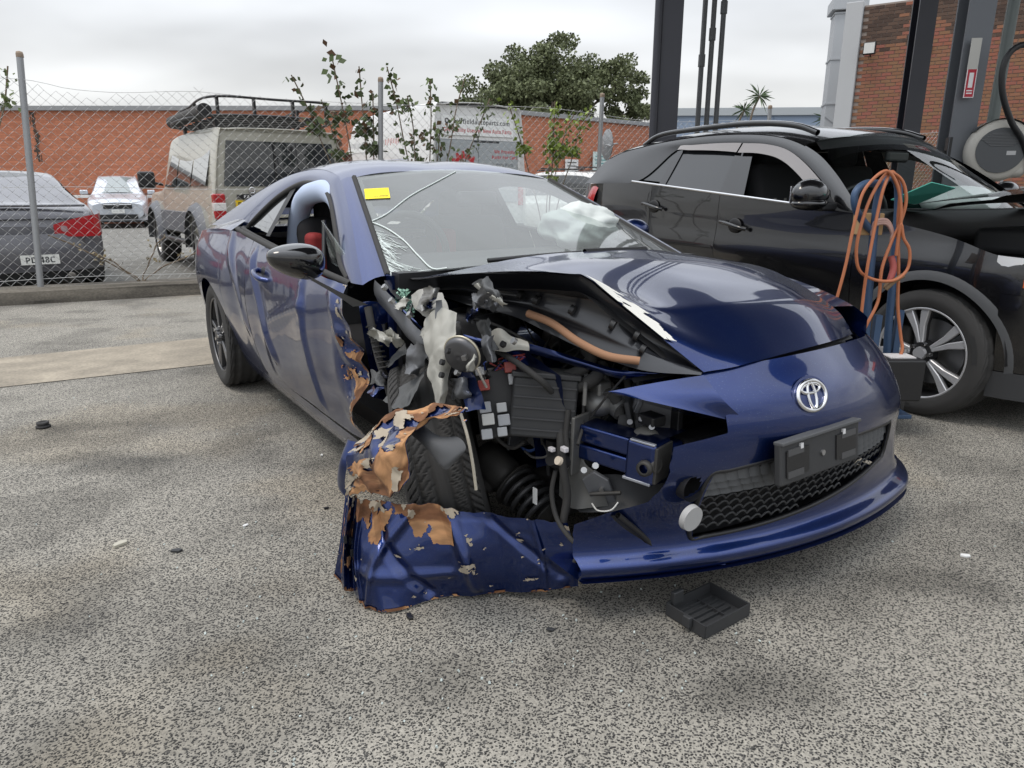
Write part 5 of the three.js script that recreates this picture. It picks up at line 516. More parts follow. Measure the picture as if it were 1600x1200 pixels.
// =================== TORN FRONT CORNER: STRUCTURE, ENGINE BAY, HANGING PANELS ===================
{
  const t = car, inner = m.blue, grey = M(.14, .145, .155, .6, .4), dark = M(.022, .022, .024, .5), blueM = m.blue, ali = M(.24, .24, .235, .5, .7), primer = M(.36, .355, .32, .65), liner = M(.085, .088, .09, .9);
  const bump = (f, amp, fr, sd) => (u, v) => { const p = f(u, v), n = q => amp * 2 * (fbm(p[0] * fr + q * 9, p[1] * fr + sd, p[2] * fr + 3, 3) - .5); return [p[0] + n(0), p[1] + n(1), p[2] + n(2)]; };
  const sheet = (name, rows, mat, amp, fr, nu = 36, nv = 24, sk) => obj(name, gridG(nu, nv, bump(surf(rows), amp, fr, name.length), sk ? { skip: sk } : {}), mat, t);
  const strap = (name, pts, w, mat, amp = .006, th = [0, 0, 1]) => obj(name, gridG(pts.length * 8, 6, (u, v) => { const p = cr1(pts, u), q = (v - .5) * w, k = .012 * Math.cos((v - .5) * 3.1), n = amp * 2 * (fbm(u * 7, v * 3, 4, 2) - .5); return [p[0] + q * th[0] + n, p[1] + q * th[1] + k * .3, p[2] + q * th[2] + k + n]; }), mat, t);
  const at = (px, py, z) => B(px, py, 'z', z);
  // engine bay body: bulkhead, aprons, floor, engine
  obj('bulkhead', boxG(.05, .62, 1.42, 2.22, .56, -.0), inner, t); obj('cowl_panel', gridG(16, 4, (u, v) => [mix(2.2, 2.42, v), .85 - .05 * Math.sin(v * 3), mix(-.66, .72, u)]), dark, t);
  obj('wheel_house', gridG(20, 16, (u, v) => { const a = mix(.1, Math.PI - .1, u); return [2.55 + Math.cos(a) * .36, .34 + Math.sin(a) * .38, mix(.40, .58, v)]; }), inner, t); obj('inner_wing', gridG(24, 10, bump((u, v) => [mix(2.24, 3.0, u), mix(.45, .80 - .12 * u, v), .50 + .06 * v], .03, 6, 2)), inner, t);
  obj('engine_block', boxG(.5, .34, .5, 2.62, .50, -.05, .04), dark, t); obj('intake_manifold', boxG(.34, .1, .46, 2.68, .74, -.05, .04), m.plastic, t); for (let i = 0; i < 4; i++) obj('intake_runner', tubeG([[2.62, .76, -.2 + i * .1], [2.78, .75, -.2 + i * .1], [2.84, .66, -.2 + i * .1]], .028, 12, 8), m.plastic, t);
  obj('radiator', boxG(.06, .42, .8, 3.06, .40, -.12, .01), m.black, t); for (let i = 0; i < 12; i++) obj('radiator_fin', boxG(.064, .004, .78, 3.062, .24 + i * .028, -.12), dark, t); obj('front_member', boxG(.1, .1, 1.0, 3.16, .44, -.2, .02), dark, t); obj('subframe', boxG(.5, .1, 1.0, 2.6, .2, 0, .03), dark, t);
  // strut tower, brake reservoir
  const tw = at(745, 500, .56); obj('strut_tower', latheG([[0, .01], [.06, .012], [.065, .03], [.09, .03], [.1, 0], [.12, -.16]], 28).translate(tw[0], tw[1], tw[2]), dark, t); obj('strut_top', latheG([[0, .035], [.03, .03], [.035, .01]], 18).translate(tw[0], tw[1] + .01, tw[2]), m.iron, t); const rv = at(790, 500, .45); obj('reservoir', cylG(.045, .05, .08, 18).translate(rv[0], rv[1], rv[2]), m.plastic, t); obj('reservoir_cap', cylG(.03, .03, .02, 18).translate(rv[0], rv[1] + .05, rv[2]), M(.5, .3, .04, .5), t);
  // front pillar rail running from the screen corner
  strap('apron_rail', [at(590, 455, .74), at(620, 490, .76), at(652, 530, .76), at(682, 555, .74)], .09, grey, .01, [.2, .9, .2]); strap('apron_flange', [at(598, 450, .72), at(632, 486, .73), at(668, 520, .72)], .05, blueM, .004, [.6, .3, .4]); for (const [x, y] of [[601, 449], [612, 470], [640, 492], [668, 533]]) obj('bolt', rot(cylG(.010, .010, .014, 6), .8).translate(...at(x, y, .79)), m.steel, t);
  sheet('hinge_pillar', [[at(562, 470, .78), at(580, 470, .74), at(610, 480, .68)], [at(572, 540, .80), at(598, 545, .72), at(630, 540, .64)], [at(590, 625, .82), at(610, 625, .72), at(640, 610, .62)]], inner, .012, 9); obj('loom', tubeG([at(575, 480, .8), at(583, 520, .8), at(592, 560, .8), at(605, 600, .79), at(612, 625, .78)], .014, 30, 8), m.rubber, t); for (let i = 0; i < 9; i++) { const p = at(580 + i * 2.6, 510 + i * 8, .8); obj('loom_rib', rot(new THREE.TorusGeometry(.0155, .003, 6, 14), 1.57, 0, .3).translate(...p), m.rubber, t); }
  // broken glass heaped on the scuttle
  seed = 61; const gl = []; for (let i = 0; i < 160; i++) { const p = at(628 + rr(-10, 16), 475 + rr(-18, 26), .70); gl.push(rot(boxG(.007, .006, .007), rr(0, 3), rr(0, 3), rr(0, 3)).translate(p[0] + rr(-.02, .02), p[1] + rr(0, .012), p[2])); } const gg = obj('glass_crumbs', gl, M(.30, .52, .40, .15, 0, { clearcoat: 1 }), t); gg.userData.kind = 'stuff';
  // cream primed bracket, bent double
  sheet('bent_bracket', [[at(668, 498, .80), at(690, 480, .80), at(712, 492, .78)], [at(664, 530, .82), at(686, 525, .83), at(712, 528, .80)], [at(672, 562, .82), at(688, 560, .84), at(708, 562, .81)], [at(670, 580, .82), at(686, 585, .84), at(702, 582, .81)], [at(676, 610, .83), at(688, 615, .85), at(700, 605, .82)], [at(682, 632, .83), at(688, 636, .84), at(696, 628, .82)]], primer, .011, 22, 24, 48); for (const [x, y] of [[691, 566], [690, 586], [700, 548]]) obj('bracket_hole', rot(cylG(.008, .008, .01, 12), 1.2).translate(...at(x, y, .853)), m.black, t);
  sheet('torn_cap', [[at(640, 462, .76), at(662, 450, .74), at(690, 458, .72)], [at(645, 480, .78), at(668, 478, .77), at(700, 482, .74)], [at(660, 492, .78), at(680, 498, .77), at(708, 500, .75)]], M(.28, .275, .25, .65), .014, 16); sheet('bent_tongue', [[at(684, 472, .80), at(692, 470, .79)], [at(682, 500, .81), at(696, 505, .80)], [at(690, 530, .80), at(702, 528, .79)]], grey, .008, 12, 10, 14); sheet('rubber_boot', [[at(690, 502, .79), at(712, 505, .76), at(728, 520, .73)], [at(698, 525, .80), at(714, 530, .78), at(722, 540, .75)], [at(704, 538, .79), at(712, 545, .77), at(716, 548, .76)]], m.rubber, .022, 20);
  seed = 301; const strips = [grey, primer, m.blue, M(.3, .3, .29, .5, .5), dark, liner, primer, grey]; for (let i = 0; i < 30; i++) { const x = rr(585, 770), y = rr(470, 640) - (x - 600) * .12, z = rr(.66, .82), L = rr(18, 55), w = rr(5, 16), a = rr(.5, 2.4), c = Math.cos(a), q = Math.sin(a), row = k => [at(x + c * L * k - q * w, y + q * L * k + c * w * .6, z + rr(-.03, .03)), at(x + c * L * k + rr(-4, 4), y + q * L * k, z + rr(.0, .05)), at(x + c * L * k + q * w * rr(.5, 1), y + q * L * k - c * w * .6, z + rr(-.03, .02))]; obj('torn_strip', gridG(14, 22, bump(surf([row(-.5), row(-.15), row(.2), row(.5)]), .012, 24, i)), strips[i % 8], t); }
  // horn and its blue stay
  { const h = at(722, 553, .80), hn = part('horn', t); hn.position.set(...h); hn.rotation.set(.3, .55, 0); obj('shell', rot(latheG([[0, .02], [.012, .024], [.02, .016], [.04, .02], [.048, .008], [.05, 0], [.044, -.016], [0, -.03]], 30), Math.PI / 2), M(.11, .11, .115, .4, .7), hn); obj('rim', new THREE.TorusGeometry(.05, .0035, 8, 36), M(.5, .46, .36, .4, .6), hn); obj('terminal', boxG(.012, .012, .02, .02, .0, .02), m.steel, hn); }
  sheet('blue_stay', [[at(712, 572, .78), at(730, 568, .78)], [at(718, 600, .79), at(744, 592, .78)], [at(726, 628, .80), at(752, 618, .79)], [at(728, 642, .81), at(758, 640, .79)]], blueM, .008, 12, 14, 24); for (const [x, y] of [[715, 582], [727, 614]]) obj('stay_bolt', rot(cylG(.009, .009, .012, 6), 1.1).translate(...at(x, y, .81)), m.steel, t);
  // cream bracket and the upper cross bar
  sheet('primed_plate', [[at(756, 530, .68), at(780, 512, .66), at(800, 524, .64), at(826, 534, .62)], [at(762, 545, .69), at(784, 532, .67), at(805, 536, .65), at(828, 541, .63)], [at(768, 549, .69), at(788, 550, .67), at(806, 548, .65), at(828, 549, .63)]], primer, .008, 14, 24, 14); for (const [x, y] of [[786, 538], [803, 533]]) obj('plate_bolt', rot(cylG(.009, .009, .01, 12), 1.0).translate(...at(x, y, .69)), x > 800 ? m.steel : m.black, t);
  strap('upper_cross_bar', [at(700, 522, .72), at(760, 538, .67), at(830, 545, .60), at(900, 566, .50), at(970, 585, .42), at(1040, 590, .33)], .035, blueM, .004, [.3, .8, .2]); obj('slam_panel', gridG(30, 4, (u, v) => { const z = mix(.44, -.62, u); return [3.16 + .03 * v - .25 * z * z, .672 + .01 * Math.sin(v * 3) - .05 * z * z, z]; }), dark, t); seed = 3; for (let i = 0; i < 7; i++) obj('slam_clip', boxG(.02, .012, .03, 3.15 - .02 * i * .3, .69, .36 - i * .07, .003), i % 2 ? grey : m.plastic, t);
  obj('cable_run', tubeG([at(720, 545, .76), at(745, 575, .74), at(752, 590, .74), at(760, 605, .72)], .004, 16, 5), M(.4, .38, .34, .6), t); obj('cable_run', tubeG([at(740, 498, .62), at(775, 508, .62), at(800, 520, .6), at(850, 550, .55)], .005, 20, 5), m.rubber, t);
  // fuse box with relays
  { const c = at(786, 628, .66), fb = part('fuse_box', t); fb.position.set(...c); fb.rotation.set(-.28, 1.0, .12, 'YXZ'); obj('tray', boxG(.15, .2, .05, 0, 0, -.03, .008), m.black, fb); seed = 15; const cols = [M(.36, .37, .38, .5), M(.5, .5, .48, .5), M(.3, .31, .33, .5), M(.28, .05, .04, .5), M(.55, .53, .42, .5), M(.36, .37, .38, .5)]; for (let r = 0; r < 6; r++) for (let q = 0; q < 3; q++) { if (rnd() < .2) continue; const s = rr(.75, 1.15); obj('relay', boxG(.03 * s, .028 * s, .034, -.05 + q * .042 + rr(-.005, .005), -.08 + r * .034 + rr(-.004, .004), .014 + rr(0, .012), .003), cols[Math.floor(rnd() * 6)], fb); } for (let i = 0; i < 22; i++) obj('fuse', boxG(.006, .014, .014, .055 + (i % 2) * .012, -.085 + (i >> 1) * .016, .004), [M(.3, .03, .03, .4), M(.03, .07, .3, .4), M(.45, .3, .03, .4), M(.04, .25, .1, .4), m.plastic][i % 5], fb); for (let i = 0; i < 12; i++) obj('wire', tubeG([[rr(-.05, .06), .09, .0], [rr(-.04, .08), .115, .02], [rr(0, .09), rr(.1, .13), -.03]], .0025, 8, 4), [m.black, M(.03, .06, .25, .5), M(.3, .05, .05, .5)][i % 3], fb); }
  { const c = at(848, 632, .56), bb = part('control_box', t); bb.position.set(...c); bb.rotation.set(-.1, 1.0, -.08, 'YXZ'); obj('case', boxG(.18, .17, .12, 0, 0, 0, .01), m.plastic, bb); for (let i = 0; i < 5; i++) obj('case_rib', boxG(.17, .004, .004, 0, -.06 + i * .03, .062), M(.045, .046, .05, .5), bb); obj('lid', boxG(.19, .015, .13, 0, .09, 0, .004), m.plastic, bb); }
  for (const pts of [[[880, 590, .5], [905, 580, .48], [925, 560, .45], [915, 545, .44]], [[870, 600, .52], [900, 604, .5], [930, 590, .46], [942, 570, .42]], [[835, 560, .52], [850, 585, .5], [880, 592, .48]], [[930, 640, .42], [940, 615, .42], [960, 622, .4], [968, 650, .4]]]) obj('coolant_hose', tubeG(pts.map(p => at(...p)), .018, 24, 10), m.rubber, t);
  { const c = at(935, 628, .42); obj('pump_housing', [new THREE.SphereGeometry(.05, 18, 14).scale(1, .8, 1).translate(...c), rot(cylG(.03, .03, .08, 16), 0, 0, 1.2).translate(c[0] + .03, c[1], c[2] - .03), boxG(.06, .05, .05, c[0], c[1] + .04, c[2], .01)], ali, t); }
  // headlight aperture: brackets and motor
  sheet('lamp_bracket', [[at(968, 640, .40), at(1010, 628, .34), at(1050, 640, .30)], [at(965, 680, .41), at(1010, 675, .35), at(1048, 680, .31)], [at(980, 712, .42), at(1012, 708, .37), at(1040, 705, .33)]], M(.07, .07, .073, .5, .4), .006, 10, 20, 16); for (const [x, y] of [[984, 660], [1002, 655], [1018, 668], [990, 690]]) obj('bracket_bolt', rot(cylG(.008, .008, .014, 8), .6, 0, -.9).translate(...at(x, y, .40)), m.steel, t); { const c = at(1008, 690, .39); obj('lamp_motor', new THREE.SphereGeometry(.042, 20, 14).translate(...c), M(.16, .155, .14, .6), t); const d = at(1018, 655, .38); obj('motor_mount', boxG(.06, .03, .05, ...d, .006), m.black, t); obj('lamp_vent', boxG(.03, .09, .02, ...at(1058, 650, .3), .004), m.black, t); }
  // chassis rail with crash box, flange plate
  const railM = blueM, r0 = B(905, 660, 'x', 2.92), r1 = B(1030, 690, 'x', 3.2), r2 = B(1032, 745, 'x', 3.2), r3 = B(908, 715, 'x', 2.92);
  obj('chassis_rail', [patch([[r0, r1], [[mix(r0[0], r3[0], .5) + .02, (r0[1] + r3[1]) / 2, r0[2] + .02], [r1[0] + .02, (r1[1] + r2[1]) / 2, r1[2] + .015]], [r3, r2]], 20, 8), patch([[r0, r1], [[r0[0], r0[1] + .015, r0[2] - .1], [r1[0], r1[1] + .012, r1[2] - .1]]], 14, 4), patch([[r3, r2], [[r3[0], r3[1], r3[2] - .1], [r2[0], r2[1], r2[2] - .1]]], 14, 4)], railM, t); obj('crash_box', [boxG(.14, .11, .1, r1[0] - .05, (r1[1] + r2[1]) / 2 - .01, r1[2] - .03, .014)], blueM, t); obj('rail_bead', tubeG([[r3[0], r3[1] + .02, r3[2] + .03], [r2[0], r2[1] + .02, r2[2] + .025]], .007, 12, 6), M(.3, .33, .4, .4, .3), t); obj('tow_eye_socket', rot(latheG([[.012, .012], [.02, .014], [.022, 0], [.012, -.01]], 18), 0, 0, -1.4).translate(...B(1022, 727, 'x', 3.225)), m.iron, t); obj('scraped_metal', gridG(10, 4, (u, v) => { const p = B(mix(985, 1032, u), mix(703, 714, v) - 4 * u, 'x', mix(3.115, 3.225, u)); return [p[0] + .012, p[1] + .004, p[2] + .01]; }, { skip: (u, v) => fbm(u * 5, v * 3, 2, 2) > .6 }), M(.5, .52, .58, .35, .6), t); obj('cream_plug', rot(cylG(.014, .014, .012, 14), 0, 0, 1.4).translate(...B(974, 722, 'x', 3.13)), M(.6, .55, .42, .6), t);
  { const A = V(at(915, 688, .47)), E = V(at(1034, 724, .40)), D = E.clone().sub(A), L = D.length(), g = part('crash_beam', t); g.position.copy(A); g.quaternion.setFromUnitVectors(new THREE.Vector3(1, 0, 0), D.normalize()); obj('upper_channel', boxG(L * .8, .05, .085, L * .4, .035, 0, .008), m.blue, g); obj('lower_channel', boxG(L * .8, .045, .08, L * .4, -.02, 0, .008), m.blue, g); obj('end_box', boxG(L * .36, .115, .095, L * .84, .006, .006, .012), m.blue, g); obj('bare_edge', boxG(L * .3, .006, .012, L * .86, .064, .048, .002), M(.45, .47, .52, .35, .6), g); obj('bare_edge', boxG(L * .34, .008, .01, L * .82, -.046, .05, .002), M(.4, .42, .47, .35, .6), g); obj('end_cap', boxG(.01, .1, .085, L * 1.02, .006, .006, .003), m.iron, g); obj('towing_thread', rot(latheG([[.012, .012], [.02, .014], [.022, 0], [.012, -.01]], 18), Math.PI / 2).translate(L * .93, 0, .055), m.iron, g); obj('root_flange', boxG(.012, .17, .14, 0, 0, 0, .004), M(.15, .15, .145, .55, .5), g); }
  sheet('flange_plate', [[at(885, 640, .50), at(905, 648, .49), at(915, 655, .48)], [at(880, 690, .51), at(900, 700, .50), at(912, 716, .49)], [at(876, 745, .52), at(896, 760, .51), at(935, 742, .48)], [at(874, 775, .52), at(896, 795, .52), at(950, 790, .46)]], M(.15, .15, .145, .55, .5), .006, 9, 20, 24); for (const [x, y] of [[893, 658], [890, 728], [912, 735], [930, 728]]) obj('flange_bolt', rot(cylG(.009, .009, .014, 8), .5, 0, -1).translate(...at(x, y, .525)), m.steel, t); sheet('lower_guard', [[at(895, 750, .50), at(960, 740, .42), at(1040, 752, .33)], [at(890, 775, .50), at(965, 770, .43), at(1040, 775, .34)], [at(905, 800, .50), at(975, 800, .44), at(1035, 800, .36)]], m.plastic, .006, 8, 24, 14); obj('wire_loop', tubeG([at(925, 787, .50), at(935, 798, .51), at(955, 797, .49), at(966, 785, .47)], .0025, 16, 5), M(.6, .6, .58, .4), t); obj('threaded_rod', barG(at(922, 772, .5), at(970, 770, .45), .006), m.iron, t);
  // loose connector and cables
  { const c = at(872, 717, .56); obj('wiring_connector', [rot(cylG(.028, .03, .045, 16), 1.0).translate(...c), boxG(.03, .02, .02, c[0] - .03, c[1] + .035, c[2])], m.black, t); obj('connector_cap', rot(cylG(.012, .012, .01, 14), 1.1).translate(...at(873, 720, .60)), M(.6, .52, .42, .5), t); obj('connector_tab', [boxG(.02, .012, .015, ...at(862, 702, .58), .003), boxG(.022, .014, .015, ...at(882, 702, .57), .003)], M(.6, .58, .6, .4), t); }
  for (const [pts, r] of [[[[868, 735, .57], [862, 770, .58], [870, 810, .58], [888, 838, .58], [905, 858, .57], [898, 878, .58]], .007], [[[878, 660, .54], [876, 690, .56], [880, 735, .56], [886, 775, .55], [880, 815, .56]], .012], [[[888, 640, .54], [884, 680, .55], [886, 700, .55]], .008], [[[820, 705, .6], [835, 715, .6], [855, 712, .58], [848, 690, .56]], .0035], [[[848, 695, .56], [845, 665, .55], [850, 645, .54]], .005]]) obj('loose_cable', tubeG(pts.map(p => at(...p)), r, 40, 7), m.rubber, t);
  // looms, pipes, small brackets packed in the bay
  seed = 201; for (let i = 0; i < 46; i++) { const a = [rr(2.5, 3.05), rr(.36, .68), rr(.12, .56)], d = [rr(-.12, .12), rr(-.14, .14), rr(-.12, .12)], e = [rr(-.1, .1), rr(-.12, .08), rr(-.08, .08)]; obj(i % 4 ? 'loom_wire' : 'bay_hose', tubeG([a, a.map((v, k) => v + d[k] * .5 + e[k] * .5), a.map((v, k) => v + d[k]), a.map((v, k) => v + d[k] * 1.4 - e[k])], i % 4 ? rr(.002, .005) : rr(.009, .016), 18, 6), i % 9 === 3 ? M(.3, .28, .25, .6) : i % 11 === 5 ? M(.05, .1, .3, .5) : m.rubber, t); }
  for (let i = 0; i < 40; i++) { const p = [rr(2.5, 3.08), rr(.34, .66), rr(.15, .5)], w = rr(.02, .07), h = rr(.02, .06), mt = [m.plastic, m.iron, grey, ali, m.black][Math.floor(rnd() * 5)], b = part('bay_bracket', t); b.position.set(...p); b.rotation.set(rr(-.5, .5), rr(0, 3), rr(-.5, .5)); obj('plate', plateG([[-w, -h], [w * .7, -h], [w, h * .3], [w * .3, h], [-w * .8, h * .8]], rr(.004, .02), .002), mt, b); obj('fixing', rot(cylG(.007, .007, .03, 6), 1.57).translate(w * .3, 0, .01), m.steel, b); }
  // knocked-out suspension strut
  { const a = at(768, 722, .56), b = at(850, 800, .50), A = V(a), D = V(b).sub(A), L = D.length(), sg = part('suspension_strut', t); sg.position.copy(A); sg.quaternion.setFromUnitVectors(new THREE.Vector3(0, 1, 0), D.clone().normalize()); obj('knuckle', [latheG([[0, -.05], [.05, -.045], [.058, 0], [.058, .07], [.04, .1], [0, .1]], 20), boxG(.05, .1, .08, .05, .02, 0, .015)], m.iron, sg); obj('damper', cylG(.026, .026, L * .7, 16).translate(0, L * .5, 0), m.black, sg); const co = []; for (let i = 0; i <= 90; i++) { const q = i / 90, an = q * 6.283 * 4.6; co.push([Math.cos(an) * .062, L * (.42 + .58 * q), Math.sin(an) * .062]); } obj('coil_spring', tubeG(co, .0085, 260, 8), M(.05, .05, .052, .4, .2), sg); obj('spring_seat', latheG([[.02, 0], [.075, .005], [.078, .015], [.02, .02]], 24).translate(0, L * .4, 0), m.iron, sg); obj('top_mount', latheG([[0, .03], [.02, .028], [.03, .012], [.045, .01], [.046, 0], [0, -.01]], 24).translate(0, L * 1.02, 0), m.iron, sg); obj('knuckle_bolt', rot(cylG(.014, .014, .02, 6), 0, 0, 1.57).translate(.07, .0, .03), m.steel, sg); }
  obj('brake_hose', tubeG([at(780, 640, .62), at(775, 680, .64), at(800, 700, .62), at(820, 690, .6)], .006, 20, 6), m.rubber, t); obj('white_tag', boxG(.02, .05, .004, ...at(836, 775, .58), .001), m.white, t); obj('drive_shaft', barG(at(760, 660, .6), [2.5, .3, .1], .022), m.iron, t); obj('lower_arm', tubeG([[2.45, .18, .6], [2.5, .17, .35], [2.55, .2, .1]], .03, 12, 8), m.iron, t);
  obj('liner_edge', tubeG([at(718, 640, .78), at(730, 680, .78), at(738, 720, .77), at(744, 765, .76)], .005, 24, 6), M(.5, .46, .38, .6), t);
  // arch liner rags
  sheet('liner_rag', [[at(598, 625, .86), at(625, 605, .84), at(655, 585, .80), at(668, 575, .78)], [at(606, 634, .88), at(632, 622, .87), at(648, 604, .84), at(662, 590, .82)], [at(612, 640, .89), at(632, 636, .88), at(640, 632, .87), at(648, 618, .86)]], liner, .012, 16); sheet('liner_rag', [[at(600, 570, .78), at(618, 548, .76), at(632, 535, .74)], [at(606, 575, .8), at(622, 560, .78), at(636, 552, .76)]], liner, .01, 16, 16, 10);
  sheet('guard_liner', [[at(630, 664, .96), at(655, 660, .97), at(684, 690, .95)], [at(636, 676, .98), at(672, 690, .99), at(712, 682, .94)], [at(668, 700, .98), at(690, 722, .98), at(728, 700, .94)], [at(684, 725, .97), at(698, 733, .97), at(712, 722, .95)]], M(.075, .078, .083, .75), .006, 8, 24, 24);
  // crumpled upper wing remains with filler showing
  const cw = bump(surf([[at(560, 690, 1.04), at(600, 655, 1.0), at(645, 640, .97), at(690, 630, .92), at(722, 632, .88)], [at(548, 715, 1.07), at(585, 690, 1.05), at(630, 668, 1.02), at(690, 655, .97), at(724, 648, .92)], [at(540, 745, 1.07), at(580, 735, 1.08), at(622, 700, 1.06), at(652, 672, 1.02), at(708, 672, .96)], [at(544, 775, 1.05), at(588, 772, 1.07), at(628, 765, 1.06), at(650, 738, 1.02), at(656, 712, 1.0)]]), .03, 13, 4), hole = (u, v) => u > .62 && v > .55 || (u > .9 && fbm(u * 9, v * 9, 1, 2) > .55);
  obj('crumpled_wing', gridG(60, 44, cw, { skip: hole }), m.blue, t); obj('body_filler', gridG(170, 130, (u, v) => { const p = cw(u, v); return [p[0] + .004, p[1] + .003, p[2] + .004]; }, { skip: (u, v) => hole(u, v) || fbm(u * 7, v * 5, 2, 5) < .43 }), filler, t); obj('pale_primer', gridG(170, 130, (u, v) => { const p = cw(u, v); return [p[0] + .006, p[1] + .005, p[2] + .006]; }, { skip: (u, v) => hole(u, v) || fbm(u * 9 + 3, v * 8, 9, 5) < .66 }), fillerPale, t);
  obj('side_marker_edge', gridG(6, 14, (u, v) => { const p = cr1([at(556, 690, 1.03), at(542, 730, 1.06), at(540, 765, 1.05), at(556, 785, 1.03)], v); return [p[0] - .05 * u, p[1], p[2] + .012 * Math.sin(u * 3)]; }), blueM, t);
  // big loose sheet resting on the ground
  const foot = [[2.60, .05, 1.09], [2.70, .006, 1.065], [2.82, .006, 1.03], [2.86, .012, .86], [2.95, .02, .69], [3.045, .045, .525]], midR = [[2.63, .17, 1.075], [2.68, .15, 1.06], [2.76, .15, 1.02], [2.85, .15, .86], [2.94, .15, .70], [3.05, .15, .54]], topR = [[2.63, .31, 1.05], [2.67, .30, 1.03], [2.73, .30, .96], [2.80, .285, .84], [2.91, .265, .715], [3.03, .25, .56]];
  const fold = (u, v) => Math.max(0, 1 - Math.abs(u - .1) / .035) * .03 - Math.max(0, 1 - Math.abs(u - .17) / .03) * .035 + Math.max(0, 1 - Math.abs(u - .23) / .03) * .02 + Math.max(0, 1 - Math.abs(u - .68) / .05) * .02 - Math.max(0, 1 - Math.abs(u - .78) / .05) * .014 + Math.max(0, 1 - Math.abs(u - .9) / .012) * .012;
  const crease = (u, v, u0, v0, u1, v1, w) => { const dx = u1 - u0, dy = v1 - v0, q = Math.min(1, Math.max(0, ((u - u0) * dx + (v - v0) * dy) / (dx * dx + dy * dy))); return Math.max(0, 1 - Math.hypot(u - u0 - q * dx, (v - v0 - q * dy) * .35) / w); };
  const sh0 = surf([foot, midR, topR]), shF = (u, v) => { const p = sh0(u, v), f = fold(u, v) * (.5 + .5 * Math.sin(v * 2.6 + .3)) + .02 * crease(u, v, .28, 0, .5, .95, .03) - .018 * crease(u, v, .55, .1, .36, .9, .03) + .016 * crease(u, v, .62, 1, .7, .1, .025) - .012 * crease(u, v, .78, .9, .95, .2, .03) + .012 * crease(u, v, .25, .35, .62, .3, .03) - .03 * (1 - v) * Math.sin(u * 3), n = .018 * (fbm(u * 7, v * 3, 4, 3) - .5), e = v > .9 ? .02 * (fbm(u * 30, 3, 1, 3) - .5) : 0; return [p[0] + (f + n) * .85, Math.max(.004, p[1] + e), p[2] + (f + n) * .5]; };
  obj('loose_panel', gridG(140, 36, shF), m.blue, t); obj('panel_filler', gridG(460, 150, (u, v) => { const p = shF(u, v); return [p[0] + .003, p[1] + .001, p[2] + .002]; }, { skip: (u, v) => !((v > .62 && u > .2 && u < .64 && fbm(u * 13, v * 4, 6, 5) + (v - .82) * .55 - Math.abs(u - .38) * .35 > .46) || (v < .03 && fbm(u * 30, v * 20, 3, 4) > .5) || (u > .03 && u < .2 && fbm(u * 34, v * 6, 8, 5) > .64)) }), filler, t); obj('panel_scrapes', gridG(460, 150, (u, v) => { const p = shF(u, v); return [p[0] + .0045, p[1] + .002, p[2] + .003]; }, { skip: (u, v) => fbm(u * 26, v * 12, 12, 5) < .755 - (v > .9 ? .12 : 0) }), fillerPale, t); for (let i = 0; i < 3; i++) obj('panel_slot', boxG(.004, .022, .008, ...shF(.115 + i * .045, .62 - i * .06).map((v, k) => v + (k === 0 ? .008 : k === 2 ? .006 : 0))), m.black, t);
}
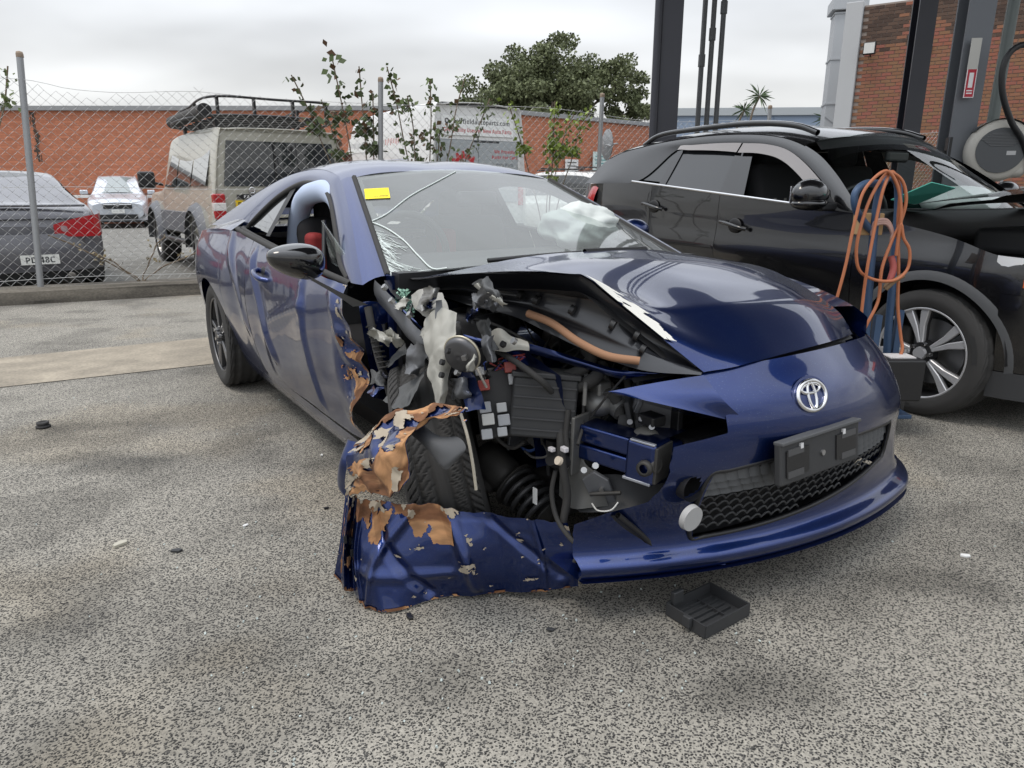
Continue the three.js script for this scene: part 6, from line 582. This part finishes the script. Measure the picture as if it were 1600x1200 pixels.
// =================== THINGS LYING ON THE GROUND ===================
{
  const p = onY(1105, 962), t = thing('black_tray', 'black plastic tray lying upturned on the ground under the bumper', 'tray', p, .62), bm = m.plastic; t.scale.set(.8, .8, .8);
  obj('floor', boxG(.23, .006, .17, 0, .006, 0), bm, t); for (const [w, d, x, z] of [[.23, .006, 0, .085], [.23, .006, 0, -.085], [.006, .17, .115, 0], [.006, .17, -.115, 0]]) obj('wall', boxG(w, .045, d, x, .027, z), bm, t); for (let i = 0; i < 5; i++) obj('rib', boxG(.18, .012, .004, 0, .014, -.055 + i * .027), bm, t); obj('rib', boxG(.004, .012, .14, .03, .015, 0), bm, t); obj('clip', boxG(.05, .05, .02, -.07, .06, -.08, .005), bm, t); obj('clip', boxG(.02, .04, .03, -.13, .04, .02, .004), bm, t);
  const g = onY(68, 668), gt = thing('rubber_grommet', 'small stepped black rubber grommet on the open concrete', 'grommet', g); gt.scale.set(.72, .72, .72); obj('body', latheG([[0, .0], [.045, 0], [.046, .016], [.034, .018], [.034, .028], [.04, .03], [.038, .042], [.024, .044], [.022, .034], [0, .034]], 24), m.rubber, gt);
  const chips = [[276, 862, 'dark chip of plastic beside the pale splinter', m.plastic, .016], [188, 852, 'pale splinter of plastic lying flat on the concrete', M(.42, .40, .33, .7), .022], [640, 965, 'black sliver of plastic just beyond the loose panel', m.black, .014], [1508, 870, 'white paint flake on the ground past the bumper', m.white, .014], [384, 822, 'white flake of paint lying on open concrete', m.white, .009], [503, 712, 'pale flake of paint near the blue sill', m.white, .009], [860, 985, 'small dark stone chip before the loose panel', m.plastic, .01], [510, 795, 'tiny black chip next to the crumpled wing', m.black, .009]];
  chips.forEach(([x, y, lb, mt, s], i) => { const q = onY(x, y), c = thing('debris_chip', lb, 'debris', [q[0], 0, q[2]], i); obj('chip', plateG([[-s, -s * .4], [s * .8, -s * .5], [s * 1.1, s * .2], [s * .2, s * .55], [-s * .9, s * .3]], s * .35, .001).rotateX(-Math.PI / 2).translate(0, .002, 0), mt, c); obj('edge', boxG(s * .5, s * .4, s * .3, s * .2, s * .25, 0, .001), mt, c); });
  seed = 99; const cr = []; for (let i = 0; i < 260; i++) { const near = rnd() < .6, q = near ? [-1.0395 + .549 * rr(1.9, 3.4) - .836 * rr(.2, 1.4), 0, 0] : [rr(-2.6, 2), 0, rr(-4, -1.2)]; if (near) { const lx = rr(2.0, 3.5), lz = rr(.2, 1.5); q[0] = -1.0395 + .549 * lx - .836 * lz; q[2] = -4.632 + .836 * lx + .549 * lz; } const s = rr(.002, .0045); cr.push(rot(boxG(s * 1.6, s, s), rr(0, 3), rr(0, 3), rr(0, 3)).translate(q[0], s * .5, q[2])); } const gr = tag(obj('glass_grit', cr, M(.45, .5, .48, .3)), 'scattered crumbs of glass and grit on the concrete', 'grit'); gr.userData.kind = 'stuff';
}
renderer.render(scene, camera);
